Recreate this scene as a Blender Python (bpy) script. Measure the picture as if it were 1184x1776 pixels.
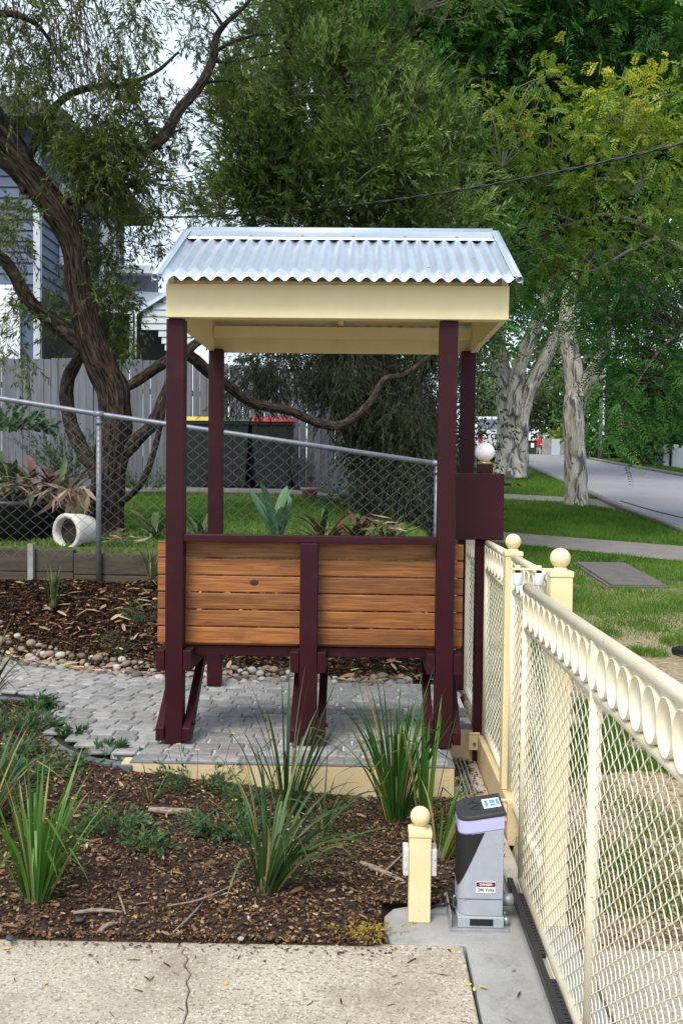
import bpy, bmesh, math, random
import numpy as np
from mathutils import Vector, Matrix, noise as mnoise

for o in list(bpy.data.objects):
    bpy.data.objects.remove(o, do_unlink=True)
scene = bpy.context.scene
COL = scene.collection
RNG = np.random.default_rng(7)
random.seed(7)
PI = math.pi

# ------------------------------------------------------------------ camera, sky, sun, exposure
F, CX, CY, H = 1738.0, 592.0, 888.0, 1.6          # focal length and centre in photo pixels, eye height
YAW, ROLL, PITCH = math.radians(1.09), math.radians(0.65), math.atan((888 - 819) / 1738.0)
fw = Vector((-math.sin(YAW) * math.cos(PITCH), math.cos(YAW) * math.cos(PITCH), -math.sin(PITCH)))
rt = Vector((math.cos(YAW), math.sin(YAW), 0.0))
up = rt.cross(fw)
rt, up = (rt * math.cos(ROLL) + up * math.sin(ROLL)), (up * math.cos(ROLL) - rt * math.sin(ROLL))
cam_data = bpy.data.cameras.new("camera")
cam_data.sensor_fit = 'VERTICAL'
cam_data.sensor_height = 24.0
cam_data.lens = 24.0 * F / 1776.0
cam_data.clip_start = 0.05
cam_data.clip_end = 1500.0
cam = bpy.data.objects.new("camera", cam_data)
COL.objects.link(cam)
m3 = Matrix((rt, up, -fw)).transposed()
cam.matrix_world = Matrix.Translation((0, 0, H)) @ m3.to_4x4()
scene.camera = cam

SUN_ELEV, SUN_AZ = math.radians(52), math.radians(205)     # azimuth clockwise from +Y
world = bpy.data.worlds.new("World")
scene.world = world
world.use_nodes = True
wn = world.node_tree
wn.nodes.clear()
wo = wn.nodes.new("ShaderNodeOutputWorld")
wb = wn.nodes.new("ShaderNodeBackground")
wb.inputs[1].default_value = 0.10
sk = wn.nodes.new("ShaderNodeTexSky")
sk.sky_type = 'NISHITA'
sk.sun_disc = False
sk.sun_elevation = SUN_ELEV
sk.sun_rotation = SUN_AZ
sk.dust_density = 2.0
cl = wn.nodes.new("ShaderNodeTexNoise")           # thin even cloud over the blue
cl.inputs["Scale"].default_value = 2.2
cl.inputs["Detail"].default_value = 5.0
tc = wn.nodes.new("ShaderNodeTexCoord")
mr = wn.nodes.new("ShaderNodeMapRange")
mr.inputs[1].default_value, mr.inputs[2].default_value = 0.3, 0.7
mr.inputs[3].default_value, mr.inputs[4].default_value = 0.66, 0.92
mx = wn.nodes.new("ShaderNodeMix")
mx.data_type = 'RGBA'
mx.inputs["B"].default_value = (5.9, 6.7, 7.7, 1)
wn.links.new(tc.outputs["Generated"], cl.inputs["Vector"])
wn.links.new(cl.outputs["Fac"], mr.inputs[0])
wn.links.new(mr.outputs[0], mx.inputs["Factor"])
wn.links.new(sk.outputs[0], mx.inputs["A"])
wn.links.new(mx.outputs["Result"], wb.inputs[0])
wn.links.new(wb.outputs[0], wo.inputs[0])

sd = bpy.data.lights.new("sun", 'SUN')
sd.energy = 2.0
sd.angle = math.radians(24)
sd.color = (1.0, 0.95, 0.87)
sun = bpy.data.objects.new("sun", sd)
COL.objects.link(sun)
sdir = Vector((math.sin(SUN_AZ) * math.cos(SUN_ELEV), math.cos(SUN_AZ) * math.cos(SUN_ELEV), math.sin(SUN_ELEV)))
sun.rotation_euler = sdir.to_track_quat('Z', 'Y').to_euler()
sun.location = (0, 0, 30)

scene.view_settings.view_transform = 'Standard'
scene.view_settings.look = 'None'
scene.view_settings.exposure = 0.92
scene.view_settings.gamma = 1.0
scene.render.engine = 'CYCLES'
scene.cycles.max_bounces = 8
scene.cycles.transparent_max_bounces = 8


# ------------------------------------------------------------------ helpers
def U(px, py, Y=None, z=None, X=None):
    """place in the world seen at a photo pixel, for a known distance Y, height z or offset X"""
    d = fw + rt * ((px - CX) / F) - up * ((py - CY) / F)
    t = Y / d.y if Y is not None else ((z - H) / d.z if z is not None else X / d.x)
    return Vector((0, 0, H)) + d * t


def nrm(a):
    return a / np.maximum(np.linalg.norm(a, axis=-1, keepdims=True), 1e-9)


def tag(o, label=None, cat=None, group=None, kind=None):
    if label: o["label"] = label
    if cat: o["category"] = cat
    if group: o["group"] = group
    if kind: o["kind"] = kind
    return o


def link(name, me, mat=None, parent=None):
    o = bpy.data.objects.new(name, me)
    COL.objects.link(o)
    if mat is not None and me is not None and len(me.materials) == 0:
        me.materials.append(mat)
    if parent is not None:
        o.parent = parent
    return o


def empty(name, loc=(0, 0, 0), rz=0.0):
    o = bpy.data.objects.new(name, None)
    o.empty_display_size = 0.1
    COL.objects.link(o)
    o.location = loc
    o.rotation_euler = (0, 0, rz)
    return o


def copy_tree(o, parent=None):
    c = o.copy()
    COL.objects.link(c)
    c.parent = parent
    for ch in list(o.children):
        copy_tree(ch, c)
    return c


def poly_mesh(name, v, f, nper, rnd=None, smooth=False):
    """fast mesh from numpy: v (n,3); f (m,nper)"""
    me = bpy.data.meshes.new(name)
    v = np.asarray(v, np.float32)
    f = np.asarray(f, np.int32)
    me.vertices.add(len(v))
    me.vertices.foreach_set("co", v.ravel())
    me.loops.add(f.size)
    me.loops.foreach_set("vertex_index", f.ravel())
    me.polygons.add(len(f))
    me.polygons.foreach_set("loop_start", np.arange(0, f.size, nper, dtype=np.int32))
    me.polygons.foreach_set("loop_total", np.full(len(f), nper, np.int32))
    if rnd is not None:
        a = me.attributes.new("rnd", 'FLOAT', 'FACE')
        a.data.foreach_set("value", np.asarray(rnd, np.float32))
    me.update(calc_edges=True)
    if smooth:
        me.polygons.foreach_set("use_smooth", np.ones(len(f), bool))
    return me


def catmull(pts, n):
    P = np.array(pts, float)
    if len(P) < 3:
        t = np.linspace(0, 1, n)[:, None]
        return P[0] * (1 - t) + P[-1] * t
    Q = np.vstack([2 * P[0] - P[1], P, 2 * P[-1] - P[-2]])
    out = []
    for u in np.linspace(0, len(P) - 1 - 1e-6, n):
        i = int(u); t = u - i
        a, b, c, d = Q[i], Q[i + 1], Q[i + 2], Q[i + 3]
        out.append(0.5 * (2 * b + (c - a) * t + (2 * a - 5 * b + 4 * c - d) * t * t + (3 * b - a - 3 * c + d) * t ** 3))
    return np.array(out)


class MB:
    """collects simple shapes into one mesh"""
    def __init__(self):
        self.v, self.f, self.uv, self.sm = [], [], [], []

    def add(self, vs, fs, smooth=False, uvs=None):
        n = len(self.v)
        self.v += [tuple(p) for p in vs]
        for i, f in enumerate(fs):
            self.f.append([j + n for j in f])
            self.sm.append(smooth)
            self.uv.append(uvs[i] if uvs is not None else [(0, 0)] * len(f))
        return self

    def box(self, x0, x1, y0, y1, z0, z1, M=None):
        vs = [Vector((x, y, z)) for z in (z0, z1) for y in (y0, y1) for x in (x0, x1)]
        if M is not None:
            vs = [M @ p for p in vs]
        return self.add(vs, [(0, 2, 3, 1), (4, 5, 7, 6), (0, 1, 5, 4), (2, 6, 7, 3), (0, 4, 6, 2), (1, 3, 7, 5)])

    def bar(self, p0, p1, w, h, upv=(0, 0, 1)):
        """rectangular bar from p0 to p1; w across, h along upv"""
        p0, p1 = Vector(p0), Vector(p1)
        d = (p1 - p0)
        L = d.length
        d.normalize()
        s = d.cross(Vector(upv)).normalized()
        u = s.cross(d).normalized()
        vs = [p + s * a * w / 2 + u * b * h / 2 for p in (p0, p1) for b in (-1, 1) for a in (-1, 1)]
        return self.add(vs, [(0, 1, 3, 2), (4, 6, 7, 5), (0, 4, 5, 1), (2, 3, 7, 6), (0, 2, 6, 4), (1, 5, 7, 3)])

    def tube(self, path, rad, sides=8, caps=True, bump=0.0, bfreq=6.0, smooth=True, seed=0.0):
        P = np.array([tuple(p) for p in path], float)
        n = len(P)
        R = np.full(n, rad) if np.isscalar(rad) else np.interp(np.linspace(0, 1, n), np.linspace(0, 1, len(rad)), rad)
        T = np.gradient(P, axis=0) if n > 1 else np.array([[0, 0, 1]])
        T = nrm(T)
        ref = np.array([0, 0, 1.0]) if abs(T[0][2]) < 0.9 else np.array([1.0, 0, 0])
        s = nrm(np.cross(T[0], ref)); vs, uvr = [], []
        ln = 0.0
        for i in range(n):
            s = nrm(s - T[i] * (s @ T[i]))
            b = np.cross(T[i], s)
            if i: ln += float(np.linalg.norm(P[i] - P[i - 1]))
            for k in range(sides):
                a = 2 * PI * k / sides
                r = R[i]
                if bump:
                    r *= 1 + bump * mnoise.noise((math.cos(a) * bfreq + seed, math.sin(a) * bfreq, ln * 1.6 / max(R[0], .02) * .35 + seed)) \
                           + 0.6 * bump * mnoise.noise((math.cos(a) * bfreq * 2.3, math.sin(a) * bfreq * 2.3 + seed, ln * 5.0))
                vs.append(P[i] + (s * math.cos(a) + b * math.sin(a)) * r)
            uvr.append(ln)
        fs, uv = [], []
        for i in range(n - 1):
            for k in range(sides):
                k2 = (k + 1) % sides
                fs.append((i * sides + k, i * sides + k2, (i + 1) * sides + k2, (i + 1) * sides + k))
                u0, u1 = k / sides, (k + 1) / sides
                uv.append([(u0, uvr[i]), (u1, uvr[i]), (u1, uvr[i + 1]), (u0, uvr[i + 1])])
        self.add(vs, fs, smooth, uv)
        if caps:
            b0 = len(self.v) - n * sides
            self.f.append([b0 + k for k in range(sides)][::-1]); self.sm.append(False); self.uv.append([(0, 0)] * sides)
            e0 = b0 + (n - 1) * sides
            self.f.append([e0 + k for k in range(sides)]); self.sm.append(False); self.uv.append([(0, 0)] * sides)
        return self

    def lathe(self, prof, sides=24, c=(0, 0, 0), smooth=True):
        vs = []
        for r, z in prof:
            for k in range(sides):
                a = 2 * PI * k / sides
                vs.append((c[0] + r * math.cos(a), c[1] + r * math.sin(a), c[2] + z))
        fs = []
        for i in range(len(prof) - 1):
            for k in range(sides):
                k2 = (k + 1) % sides
                fs.append((i * sides + k, i * sides + k2, (i + 1) * sides + k2, (i + 1) * sides + k))
        self.add(vs, fs, smooth)
        return self

    def prism(self, poly, p0, ax_u, ax_v, ax_w, t):
        """2D polygon in plane (ax_u, ax_v) at p0, extruded t along ax_w"""
        p0, u, v, w = Vector(p0), Vector(ax_u), Vector(ax_v), Vector(ax_w)
        n = len(poly)
        vs = [p0 + u * a + v * b for a, b in poly] + [p0 + u * a + v * b + w * t for a, b in poly]
        fs = [list(range(n))[::-1], list(range(n, 2 * n))] + [(i, (i + 1) % n, n + (i + 1) % n, n + i) for i in range(n)]
        return self.add(vs, fs)

    def mesh(self, name, bevel=0.0, seg=2, ang=40):
        me = bpy.data.meshes.new(name)
        me.from_pydata(self.v, [], self.f)
        uvl = me.uv_layers.new(name="UVMap")
        flat = [c for f in self.uv for p in f for c in p]
        uvl.data.foreach_set("uv", flat)
        me.polygons.foreach_set("use_smooth", self.sm)
        bm = bmesh.new()
        bm.from_mesh(me)
        bmesh.ops.recalc_face_normals(bm, faces=bm.faces)
        if bevel:
            es = [e for e in bm.edges if len(e.link_faces) == 2 and e.calc_face_angle(0) > math.radians(ang)]
            bmesh.ops.bevel(bm, geom=es, offset=bevel, segments=seg, affect='EDGES', profile=0.5, clamp_overlap=True)
        bm.to_mesh(me)
        bm.free()
        return me

    def build(self, name, mat, parent=None, bevel=0.0, seg=2, ang=40):
        return link(name, self.mesh(name, bevel, seg, ang), mat, parent)


# ------------------------------------------------------------------ materials
MATS = {}


def new_mat(name):
    m = bpy.data.materials.new(name)
    m.use_nodes = True
    nt = m.node_tree
    b = nt.nodes["Principled BSDF"]
    MATS[name] = m
    return m, nt, b


def nd(nt, t, **kw):
    n = nt.nodes.new(t)
    for k, v in kw.items():
        if k in n.inputs:
            n.inputs[k].default_value = v
        else:
            setattr(n, k, v)
    return n


def rgb(c):
    return (c[0], c[1], c[2], 1.0)


def ramp(nt, fac, stops):
    r = nt.nodes.new("ShaderNodeValToRGB")
    e = r.color_ramp.elements
    e[0].position, e[0].color = stops[0][0], rgb(stops[0][1])
    e[1].position, e[1].color = stops[-1][0], rgb(stops[-1][1])
    for p, c in stops[1:-1]:
        x = e.new(p)
        x.color = rgb(c)
    nt.links.new(fac, r.inputs[0])
    return r.outputs[0]


def coords(nt, kind="pos", scale=(1, 1, 1), rnd=False):
    if kind == "pos":
        src = nt.nodes.new("ShaderNodeNewGeometry").outputs["Position"]
    elif kind == "uv":
        src = nt.nodes.new("ShaderNodeUVMap").outputs[0]
    else:
        src = nt.nodes.new("ShaderNodeTexCoord").outputs["Object"]
    if rnd:
        oi = nt.nodes.new("ShaderNodeObjectInfo")
        ad = nt.nodes.new("ShaderNodeVectorMath")
        ad.operation = 'MULTIPLY_ADD'
        cx = nt.nodes.new("ShaderNodeCombineXYZ")
        for i in range(3):
            nt.links.new(oi.outputs["Random"], cx.inputs[i])
        nt.links.new(cx.outputs[0], ad.inputs[0])
        ad.inputs[1].default_value = (37, 53, 71)
        nt.links.new(src, ad.inputs[2])
        src = ad.outputs[0]
    mp = nt.nodes.new("ShaderNodeMapping")
    mp.inputs["Scale"].default_value = scale
    nt.links.new(src, mp.inputs["Vector"])
    return mp.outputs[0]


def mixc(nt, fac, a, b, blend='MIX'):
    m = nt.nodes.new("ShaderNodeMix")
    m.data_type = 'RGBA'
    m.blend_type = blend
    for s, v in ((m.inputs["Factor"], fac), (m.inputs["A"], a), (m.inputs["B"], b)):
        if isinstance(v, (int, float)):
            s.default_value = v
        elif isinstance(v, tuple):
            s.default_value = rgb(v)
        else:
            nt.links.new(v, s)
    return m.outputs["Result"]


def simple(name, c1, c2=None, scale=8.0, rough=0.6, bump=0.0, bscale=60.0, metal=0.0, detail=6.0, kind="pos", stretch=(1, 1, 1),
           rnd=0.0, speck=None, spec=0.5, grime=None):
    m, nt, b = new_mat(name)
    c2 = c2 or tuple(x * 0.82 for x in c1)
    v = coords(nt, kind, stretch, rnd=rnd > 0)
    n1 = nd(nt, "ShaderNodeTexNoise", Scale=scale, Detail=detail, Roughness=0.62)
    nt.links.new(v, n1.inputs["Vector"])
    col = ramp(nt, n1.outputs["Fac"], [(0.32, c2), (0.68, c1)])
    if speck:                                         # fine specks: (scale, colour, threshold)
        for sc, cc, th in speck:
            vo = nd(nt, "ShaderNodeTexNoise", Scale=sc, Detail=2.0)
            nt.links.new(v, vo.inputs["Vector"])
            k = ramp(nt, vo.outputs["Fac"], [(th, (0, 0, 0)), (th + 0.05, (1, 1, 1))])
            col = mixc(nt, k, col, cc)
    if grime:                                         # (scale, colour, threshold, amount)
        g = nd(nt, "ShaderNodeTexNoise", Scale=grime[0], Detail=8.0, Roughness=0.7)
        nt.links.new(v, g.inputs["Vector"])
        k = ramp(nt, g.outputs["Fac"], [(grime[2], (0, 0, 0)), (grime[2] + 0.22, (grime[3],) * 3)])
        col = mixc(nt, k, col, grime[1])
    if rnd:
        oi = nt.nodes.new("ShaderNodeObjectInfo")
        k = nt.nodes.new("ShaderNodeMapRange")
        k.inputs[3].default_value, k.inputs[4].default_value = 1 - rnd, 1 + rnd
        nt.links.new(oi.outputs["Random"], k.inputs[0])
        hs = nt.nodes.new("ShaderNodeHueSaturation")
        nt.links.new(k.outputs[0], hs.inputs["Value"])
        nt.links.new(col, hs.inputs["Color"])
        col = hs.outputs[0]
    nt.links.new(col, b.inputs["Base Color"])
    b.inputs["Roughness"].default_value = rough
    b.inputs["Metallic"].default_value = metal
    b.inputs["Specular IOR Level"].default_value = spec
    if bump:
        n2 = nd(nt, "ShaderNodeTexNoise", Scale=bscale, Detail=5.0)
        nt.links.new(v, n2.inputs["Vector"])
        bp = nd(nt, "ShaderNodeBump", Strength=bump, Distance=0.01)
        nt.links.new(n2.outputs["Fac"], bp.inputs["Height"])
        nt.links.new(bp.outputs[0], b.inputs["Normal"])
    return m


def attr_mat(name, stops, rough=0.55, trans=0.0, tcol=None, spec=0.3, nscale=0.0, bump=0.0):
    """colour from the per-face value 'rnd' (pieces differ from one another), optional light through leaves"""
    m, nt, b = new_mat(name)
    at = nt.nodes.new("ShaderNodeAttribute")
    at.attribute_name = "rnd"
    fac = at.outputs["Fac"]
    if nscale:
        v = coords(nt, "pos")
        n1 = nd(nt, "ShaderNodeTexNoise", Scale=nscale, Detail=3.0)
        nt.links.new(v, n1.inputs["Vector"])
        ma = nd(nt, "ShaderNodeMath", operation='MULTIPLY_ADD')
        nt.links.new(n1.outputs["Fac"], ma.inputs[0])
        ma.inputs[1].default_value = 0.9
        ad = nd(nt, "ShaderNodeMath", operation='MULTIPLY_ADD')
        nt.links.new(fac, ad.inputs[0])
        ad.inputs[1].default_value = 0.6
        ad.inputs[2].default_value = -0.25
        nt.links.new(ad.outputs[0], ma.inputs[2])
        fac = ma.outputs[0]
    col = ramp(nt, fac, stops)
    nt.links.new(col, b.inputs["Base Color"])
    b.inputs["Roughness"].default_value = rough
    b.inputs["Specular IOR Level"].default_value = spec
    if trans:
        tr = nt.nodes.new("ShaderNodeBsdfTranslucent")
        tc_ = mixc(nt, 1.0, col, tcol or (1.0, 1.15, 0.5), 'MULTIPLY')
        nt.links.new(tc_, tr.inputs["Color"])
        ms = nt.nodes.new("ShaderNodeMixShader")
        ms.inputs[0].default_value = trans
        nt.links.new(b.outputs[0], ms.inputs[1])
        nt.links.new(tr.outputs[0], ms.inputs[2])
        nt.links.new(ms.outputs[0], nt.nodes["Material Output"].inputs[0])
    return m


def bark_mat(name, dark, light, us=30.0, vs=3.0, bump=0.9, patch=None, moss=None, lo=0.36):
    m, nt, b = new_mat(name)
    v = coords(nt, "uv", (us, vs, 1))
    n1 = nd(nt, "ShaderNodeTexNoise", Scale=1.0, Detail=8.0, Roughness=0.65, Distortion=0.6)
    nt.links.new(v, n1.inputs["Vector"])
    col = ramp(nt, n1.outputs["Fac"], [(lo, dark), (lo + 0.28, light)])
    if patch:
        p = coords(nt, "uv", (patch[1], patch[2], 1))
        n3 = nd(nt, "ShaderNodeTexNoise", Scale=1.0, Detail=4.0, Distortion=1.0)
        nt.links.new(p, n3.inputs["Vector"])
        k = ramp(nt, n3.outputs["Fac"], [(patch[3], (0, 0, 0)), (patch[3] + 0.04, (1, 1, 1))])
        col = mixc(nt, k, col, patch[0])
    if moss:
        n4 = nd(nt, "ShaderNodeTexNoise", Scale=5.0, Detail=5.0)
        nt.links.new(coords(nt, "pos"), n4.inputs["Vector"])
        k = ramp(nt, n4.outputs["Fac"], [(0.52, (0, 0, 0)), (0.75, (0.7,) * 3)])
        col = mixc(nt, k, col, moss)
    nt.links.new(col, b.inputs["Base Color"])
    b.inputs["Roughness"].default_value = 0.9
    b.inputs["Specular IOR Level"].default_value = 0.15
    bp = nd(nt, "ShaderNodeBump", Strength=bump, Distance=0.03)
    nt.links.new(n1.outputs["Fac"], bp.inputs["Height"])
    nt.links.new(bp.outputs[0], b.inputs["Normal"])
    return m


maroon = simple("maroon_paint", (0.036, 0.0056, 0.0098), (0.029, 0.0044, 0.0080), 5, 0.45, 0.06, 260, spec=0.20, grime=(7, (0.064, 0.030, 0.032), 0.55, 0.36))
cream = simple("cream_paint", (0.80, 0.68, 0.41), (0.765, 0.635, 0.365), 6, 0.5, 0.04, 250, grime=(3, (0.42, 0.30, 0.14), 0.66, 0.25))
fence_cream = simple("fence_cream_paint", (0.80, 0.745, 0.57), (0.72, 0.64, 0.45), 9, 0.45, 0.08, 120, speck=[(46, (0.30, 0.19, 0.09), 0.735)], grime=(7, (0.40, 0.30, 0.17), 0.62, 0.3))
post_cream = simple("post_cream_paint", (0.78, 0.66, 0.40), (0.72, 0.585, 0.32), 9, 0.5, 0.08, 120, speck=[(60, (0.40, 0.27, 0.13), 0.72)], grime=(9, (0.42, 0.31, 0.16), 0.63, 0.3))
wall_cream = simple("cream_render", (0.66, 0.53, 0.31), (0.56, 0.43, 0.24), 7, 0.75, 0.25, 120, grime=(6, (0.20, 0.14, 0.08), 0.55, 0.7))
galv = simple("zinc_roof_steel", (0.62, 0.69, 0.78), (0.53, 0.595, 0.68), 6, 0.34, 0.03, 300, metal=0.7, grime=(14, (0.45, 0.45, 0.44), 0.66, 0.4))
pipe_galv = simple("galvanised_pipe", (0.22, 0.245, 0.285), (0.15, 0.17, 0.20), 20, 0.5, 0.08, 150, metal=0.5)
wire_grey = simple("grey_wire", (0.20, 0.21, 0.225), (0.12, 0.125, 0.135), 30, 0.5, metal=0.5)
wire_cream = simple("cream_wire", (0.80, 0.755, 0.60), (0.72, 0.655, 0.48), 20, 0.5)
black_plastic = simple("black_plastic", (0.015, 0.015, 0.017), (0.010, 0.010, 0.012), 20, 0.45, 0.05, 300)
dark_metal = simple("dark_bolt", (0.02, 0.018, 0.02), None, 20, 0.4, metal=0.6)
driveway_m = simple("exposed_aggregate", (0.455, 0.40, 0.315), (0.36, 0.31, 0.24), 2.2, 0.85, 0.35, 140,
                    speck=[(62, (0.29, 0.23, 0.17), 0.56), (105, (0.14, 0.115, 0.095), 0.615), (85, (0.60, 0.54, 0.45), 0.595)], grime=(2.6, (0.22, 0.175, 0.125), 0.47, 0.7))
grey_conc = simple("grey_concrete", (0.36, 0.355, 0.345), (0.27, 0.265, 0.255), 3.5, 0.85, 0.2, 160,
                   speck=[(190, (0.22, 0.22, 0.21), 0.64)], grime=(5, (0.15, 0.12, 0.09), 0.52, 0.75))
path_conc = simple("footpath_concrete", (0.21, 0.185, 0.17), (0.155, 0.135, 0.122), 3, 0.9, 0.2, 60, grime=(2, (0.11, 0.10, 0.08), 0.55, 0.6))
asphalt = simple("worn_asphalt", (0.25, 0.245, 0.265), (0.20, 0.195, 0.21), 0.9, 0.9, 0.25, 60, speck=[(60, (0.33, 0.32, 0.34), 0.62)], grime=(1.2, (0.13, 0.13, 0.14), 0.58, 0.6))
soil = simple("dark_soil", (0.036, 0.023, 0.015), (0.016, 0.010, 0.007), 14, 0.95, 0.8, 70)
mortar = simple("pale_mortar", (0.56, 0.56, 0.56), (0.42, 0.42, 0.42), 16, 0.95, 0.3, 120)
paver_m = simple("stone_paver", (0.27, 0.262, 0.255), (0.185, 0.178, 0.174), 22, 0.85, 0.3, 140, rnd=0.24, kind="obj",
                 grime=(9, (0.44, 0.44, 0.45), 0.50, 0.55))
pebble_m = attr_mat("river_pebble", [(0.0, (0.085, 0.080, 0.080)), (0.25, (0.22, 0.165, 0.11)), (0.45, (0.20, 0.19, 0.175)), (0.7, (0.30, 0.215, 0.13)), (0.88, (0.28, 0.26, 0.23)), (1.0, (0.46, 0.43, 0.38))], 0.75)
paling_m = simple("weathered_paling", (0.165, 0.173, 0.205), (0.092, 0.097, 0.118), 2.5, 0.9, 0.3, 30, kind="obj", stretch=(9, 9, 0.8), rnd=0.16)
sleeper_m = simple("old_sleeper", (0.095, 0.080, 0.055), (0.040, 0.034, 0.024), 3, 0.95, 0.5, 24, stretch=(1, 6, 6), grime=(3, (0.05, 0.06, 0.03), 0.5, 0.7))
pole_m = simple("weathered_pole", (0.33, 0.33, 0.31), (0.20, 0.20, 0.19), 4, 0.9, 0.3, 30)
white_paint = simple("white_paint", (0.78, 0.80, 0.84), (0.66, 0.69, 0.75), 3, 0.6)
house_blue = simple("blue_grey_board", (0.075, 0.100, 0.185), (0.062, 0.084, 0.155), 3, 0.6, 0.05, 40)
house_dark = simple("dark_trim", (0.035, 0.038, 0.046), None, 5, 0.6)
glass = simple("window_glass", (0.12, 0.14, 0.17), (0.08, 0.10, 0.12), 2, 0.06, spec=0.8)
lite_board = simple("pale_board", (0.50, 0.54, 0.58), (0.42, 0.46, 0.50), 3, 0.6)
terracotta = simple("terracotta", (0.42, 0.20, 0.13), (0.30, 0.14, 0.09), 9, 0.85, 0.2, 60)


def wood_mat():
    m, nt, b = new_mat("oiled_timber")
    v = coords(nt, "obj", (1.0, 5, 22), rnd=True)
    n1 = nd(nt, "ShaderNodeTexNoise", Scale=2.6, Detail=9.0, Roughness=0.62, Distortion=1.6)
    nt.links.new(v, n1.inputs["Vector"])
    col = ramp(nt, n1.outputs["Fac"], [(0.28, (0.145, 0.044, 0.010)), (0.5, (0.33, 0.115, 0.023)), (0.74, (0.44, 0.178, 0.042))])
    v2 = coords(nt, "obj", (2.0, 14, 130), rnd=True)
    n2 = nd(nt, "ShaderNodeTexNoise", Scale=2.2, Detail=6.0)
    nt.links.new(v2, n2.inputs["Vector"])
    k = ramp(nt, n2.outputs["Fac"], [(0.40, (0.62,) * 3), (0.60, (1.06,) * 3)])
    col = mixc(nt, 1.0, col, k, 'MULTIPLY')
    v3 = coords(nt, "obj", (2.2, 3, 9), rnd=True)
    n3 = nd(nt, "ShaderNodeTexNoise", Scale=2.0, Detail=5.0)
    nt.links.new(v3, n3.inputs["Vector"])
    k = ramp(nt, n3.outputs["Fac"], [(0.56, (0, 0, 0)), (0.80, (0.6,) * 3)])
    col = mixc(nt, k, col, (0.085, 0.030, 0.010))
    oi = nt.nodes.new("ShaderNodeObjectInfo")
    mrn = nt.nodes.new("ShaderNodeMapRange")
    mrn.inputs[3].default_value, mrn.inputs[4].default_value = 0.66, 1.22
    nt.links.new(oi.outputs["Random"], mrn.inputs[0])
    hs = nt.nodes.new("ShaderNodeHueSaturation")
    nt.links.new(mrn.outputs[0], hs.inputs["Value"])
    nt.links.new(col, hs.inputs["Color"])
    nt.links.new(hs.outputs[0], b.inputs["Base Color"])
    b.inputs["Roughness"].default_value = 0.5
    bp = nd(nt, "ShaderNodeBump", Strength=0.25, Distance=0.004)
    nt.links.new(n2.outputs["Fac"], bp.inputs["Height"])
    nt.links.new(bp.outputs[0], b.inputs["Normal"])
    return m


timber = wood_mat()
knot_m = simple("timber_knot", (0.05, 0.018, 0.008), (0.02, 0.008, 0.004), 60, 0.6)
bark_dark = bark_mat("furrowed_bark", (0.008, 0.006, 0.004), (0.115, 0.080, 0.058), 46, 7.0, 1.0, moss=(0.034, 0.030, 0.018), lo=0.41)
bark_grey = bark_mat("grey_limb_bark", (0.014, 0.011, 0.008), (0.115, 0.088, 0.066), 14, 11, 0.9, lo=0.42)
bark_pale = bark_mat("flaking_pale_bark", (0.22, 0.20, 0.17), (0.60, 0.56, 0.48), 15, 3.0, 0.9, patch=((0.115, 0.115, 0.11), 12.0, 2.6, 0.555))
twig_m = simple("twig_bark", (0.10, 0.080, 0.060), (0.055, 0.042, 0.032), 20, 0.9)
twig_pale = simple("pale_twig_bark", (0.30, 0.27, 0.22), (0.18, 0.16, 0.13), 12, 0.9)
leaf_bottle = attr_mat("bottlebrush_leaf", [(0.0, (0.029, 0.046, 0.012)), (0.45, (0.072, 0.111, 0.024)), (0.8, (0.152, 0.203, 0.048)), (1.0, (0.290, 0.311, 0.108))], 0.55, 0.42, spec=0.20)
leaf_center = attr_mat("dense_bottlebrush_leaf", [(0.0, (0.031, 0.058, 0.018)), (0.35, (0.088, 0.153, 0.040)), (0.7, (0.214, 0.319, 0.081)), (1.0, (0.426, 0.498, 0.217))], 0.55, 0.36, spec=0.23)
leaf_dark = attr_mat("dark_street_leaf", [(0.0, (0.025, 0.070, 0.023)), (0.45, (0.062, 0.157, 0.038)), (0.8, (0.130, 0.273, 0.061)), (1.0, (0.225, 0.382, 0.094))], 0.60, 0.36, spec=0.15, nscale=0.8)
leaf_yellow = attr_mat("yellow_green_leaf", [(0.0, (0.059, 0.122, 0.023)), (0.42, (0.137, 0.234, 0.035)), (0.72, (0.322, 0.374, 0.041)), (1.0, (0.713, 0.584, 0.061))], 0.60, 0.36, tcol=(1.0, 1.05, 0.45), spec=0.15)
leaf_far = attr_mat("far_tree_leaf", [(0.0, (0.049, 0.091, 0.042)), (0.5, (0.105, 0.161, 0.063)), (1.0, (0.210, 0.252, 0.119))], 0.70, 0.35, spec=0.10)
blade_m = attr_mat("strap_leaf", [(0.0, (0.020, 0.055, 0.012)), (0.40, (0.045, 0.125, 0.018)), (0.75, (0.095, 0.21, 0.030)), (0.93, (0.20, 0.30, 0.10)), (1.0, (0.36, 0.25, 0.10))], 0.48, 0.25, spec=0.25)
blade_dark = attr_mat("dark_strap_leaf", [(0.0, (0.014, 0.036, 0.010)), (0.5, (0.042, 0.095, 0.026)), (0.82, (0.11, 0.19, 0.07)), (0.93, (0.24, 0.31, 0.18)), (1.0, (0.38, 0.25, 0.10))], 0.46, 0.22, spec=0.28)
herb_m = attr_mat("herb_leaf", [(0.0, (0.035, 0.075, 0.030)), (0.6, (0.085, 0.15, 0.065)), (1.0, (0.17, 0.24, 0.12))], 0.60, 0.25, spec=0.17)
succ_m = attr_mat("succulent_leaf", [(0.0, (0.018, 0.060, 0.016)), (0.6, (0.045, 0.125, 0.030)), (1.0, (0.10, 0.20, 0.05))], 0.35, 0.15, spec=0.5)
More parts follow.
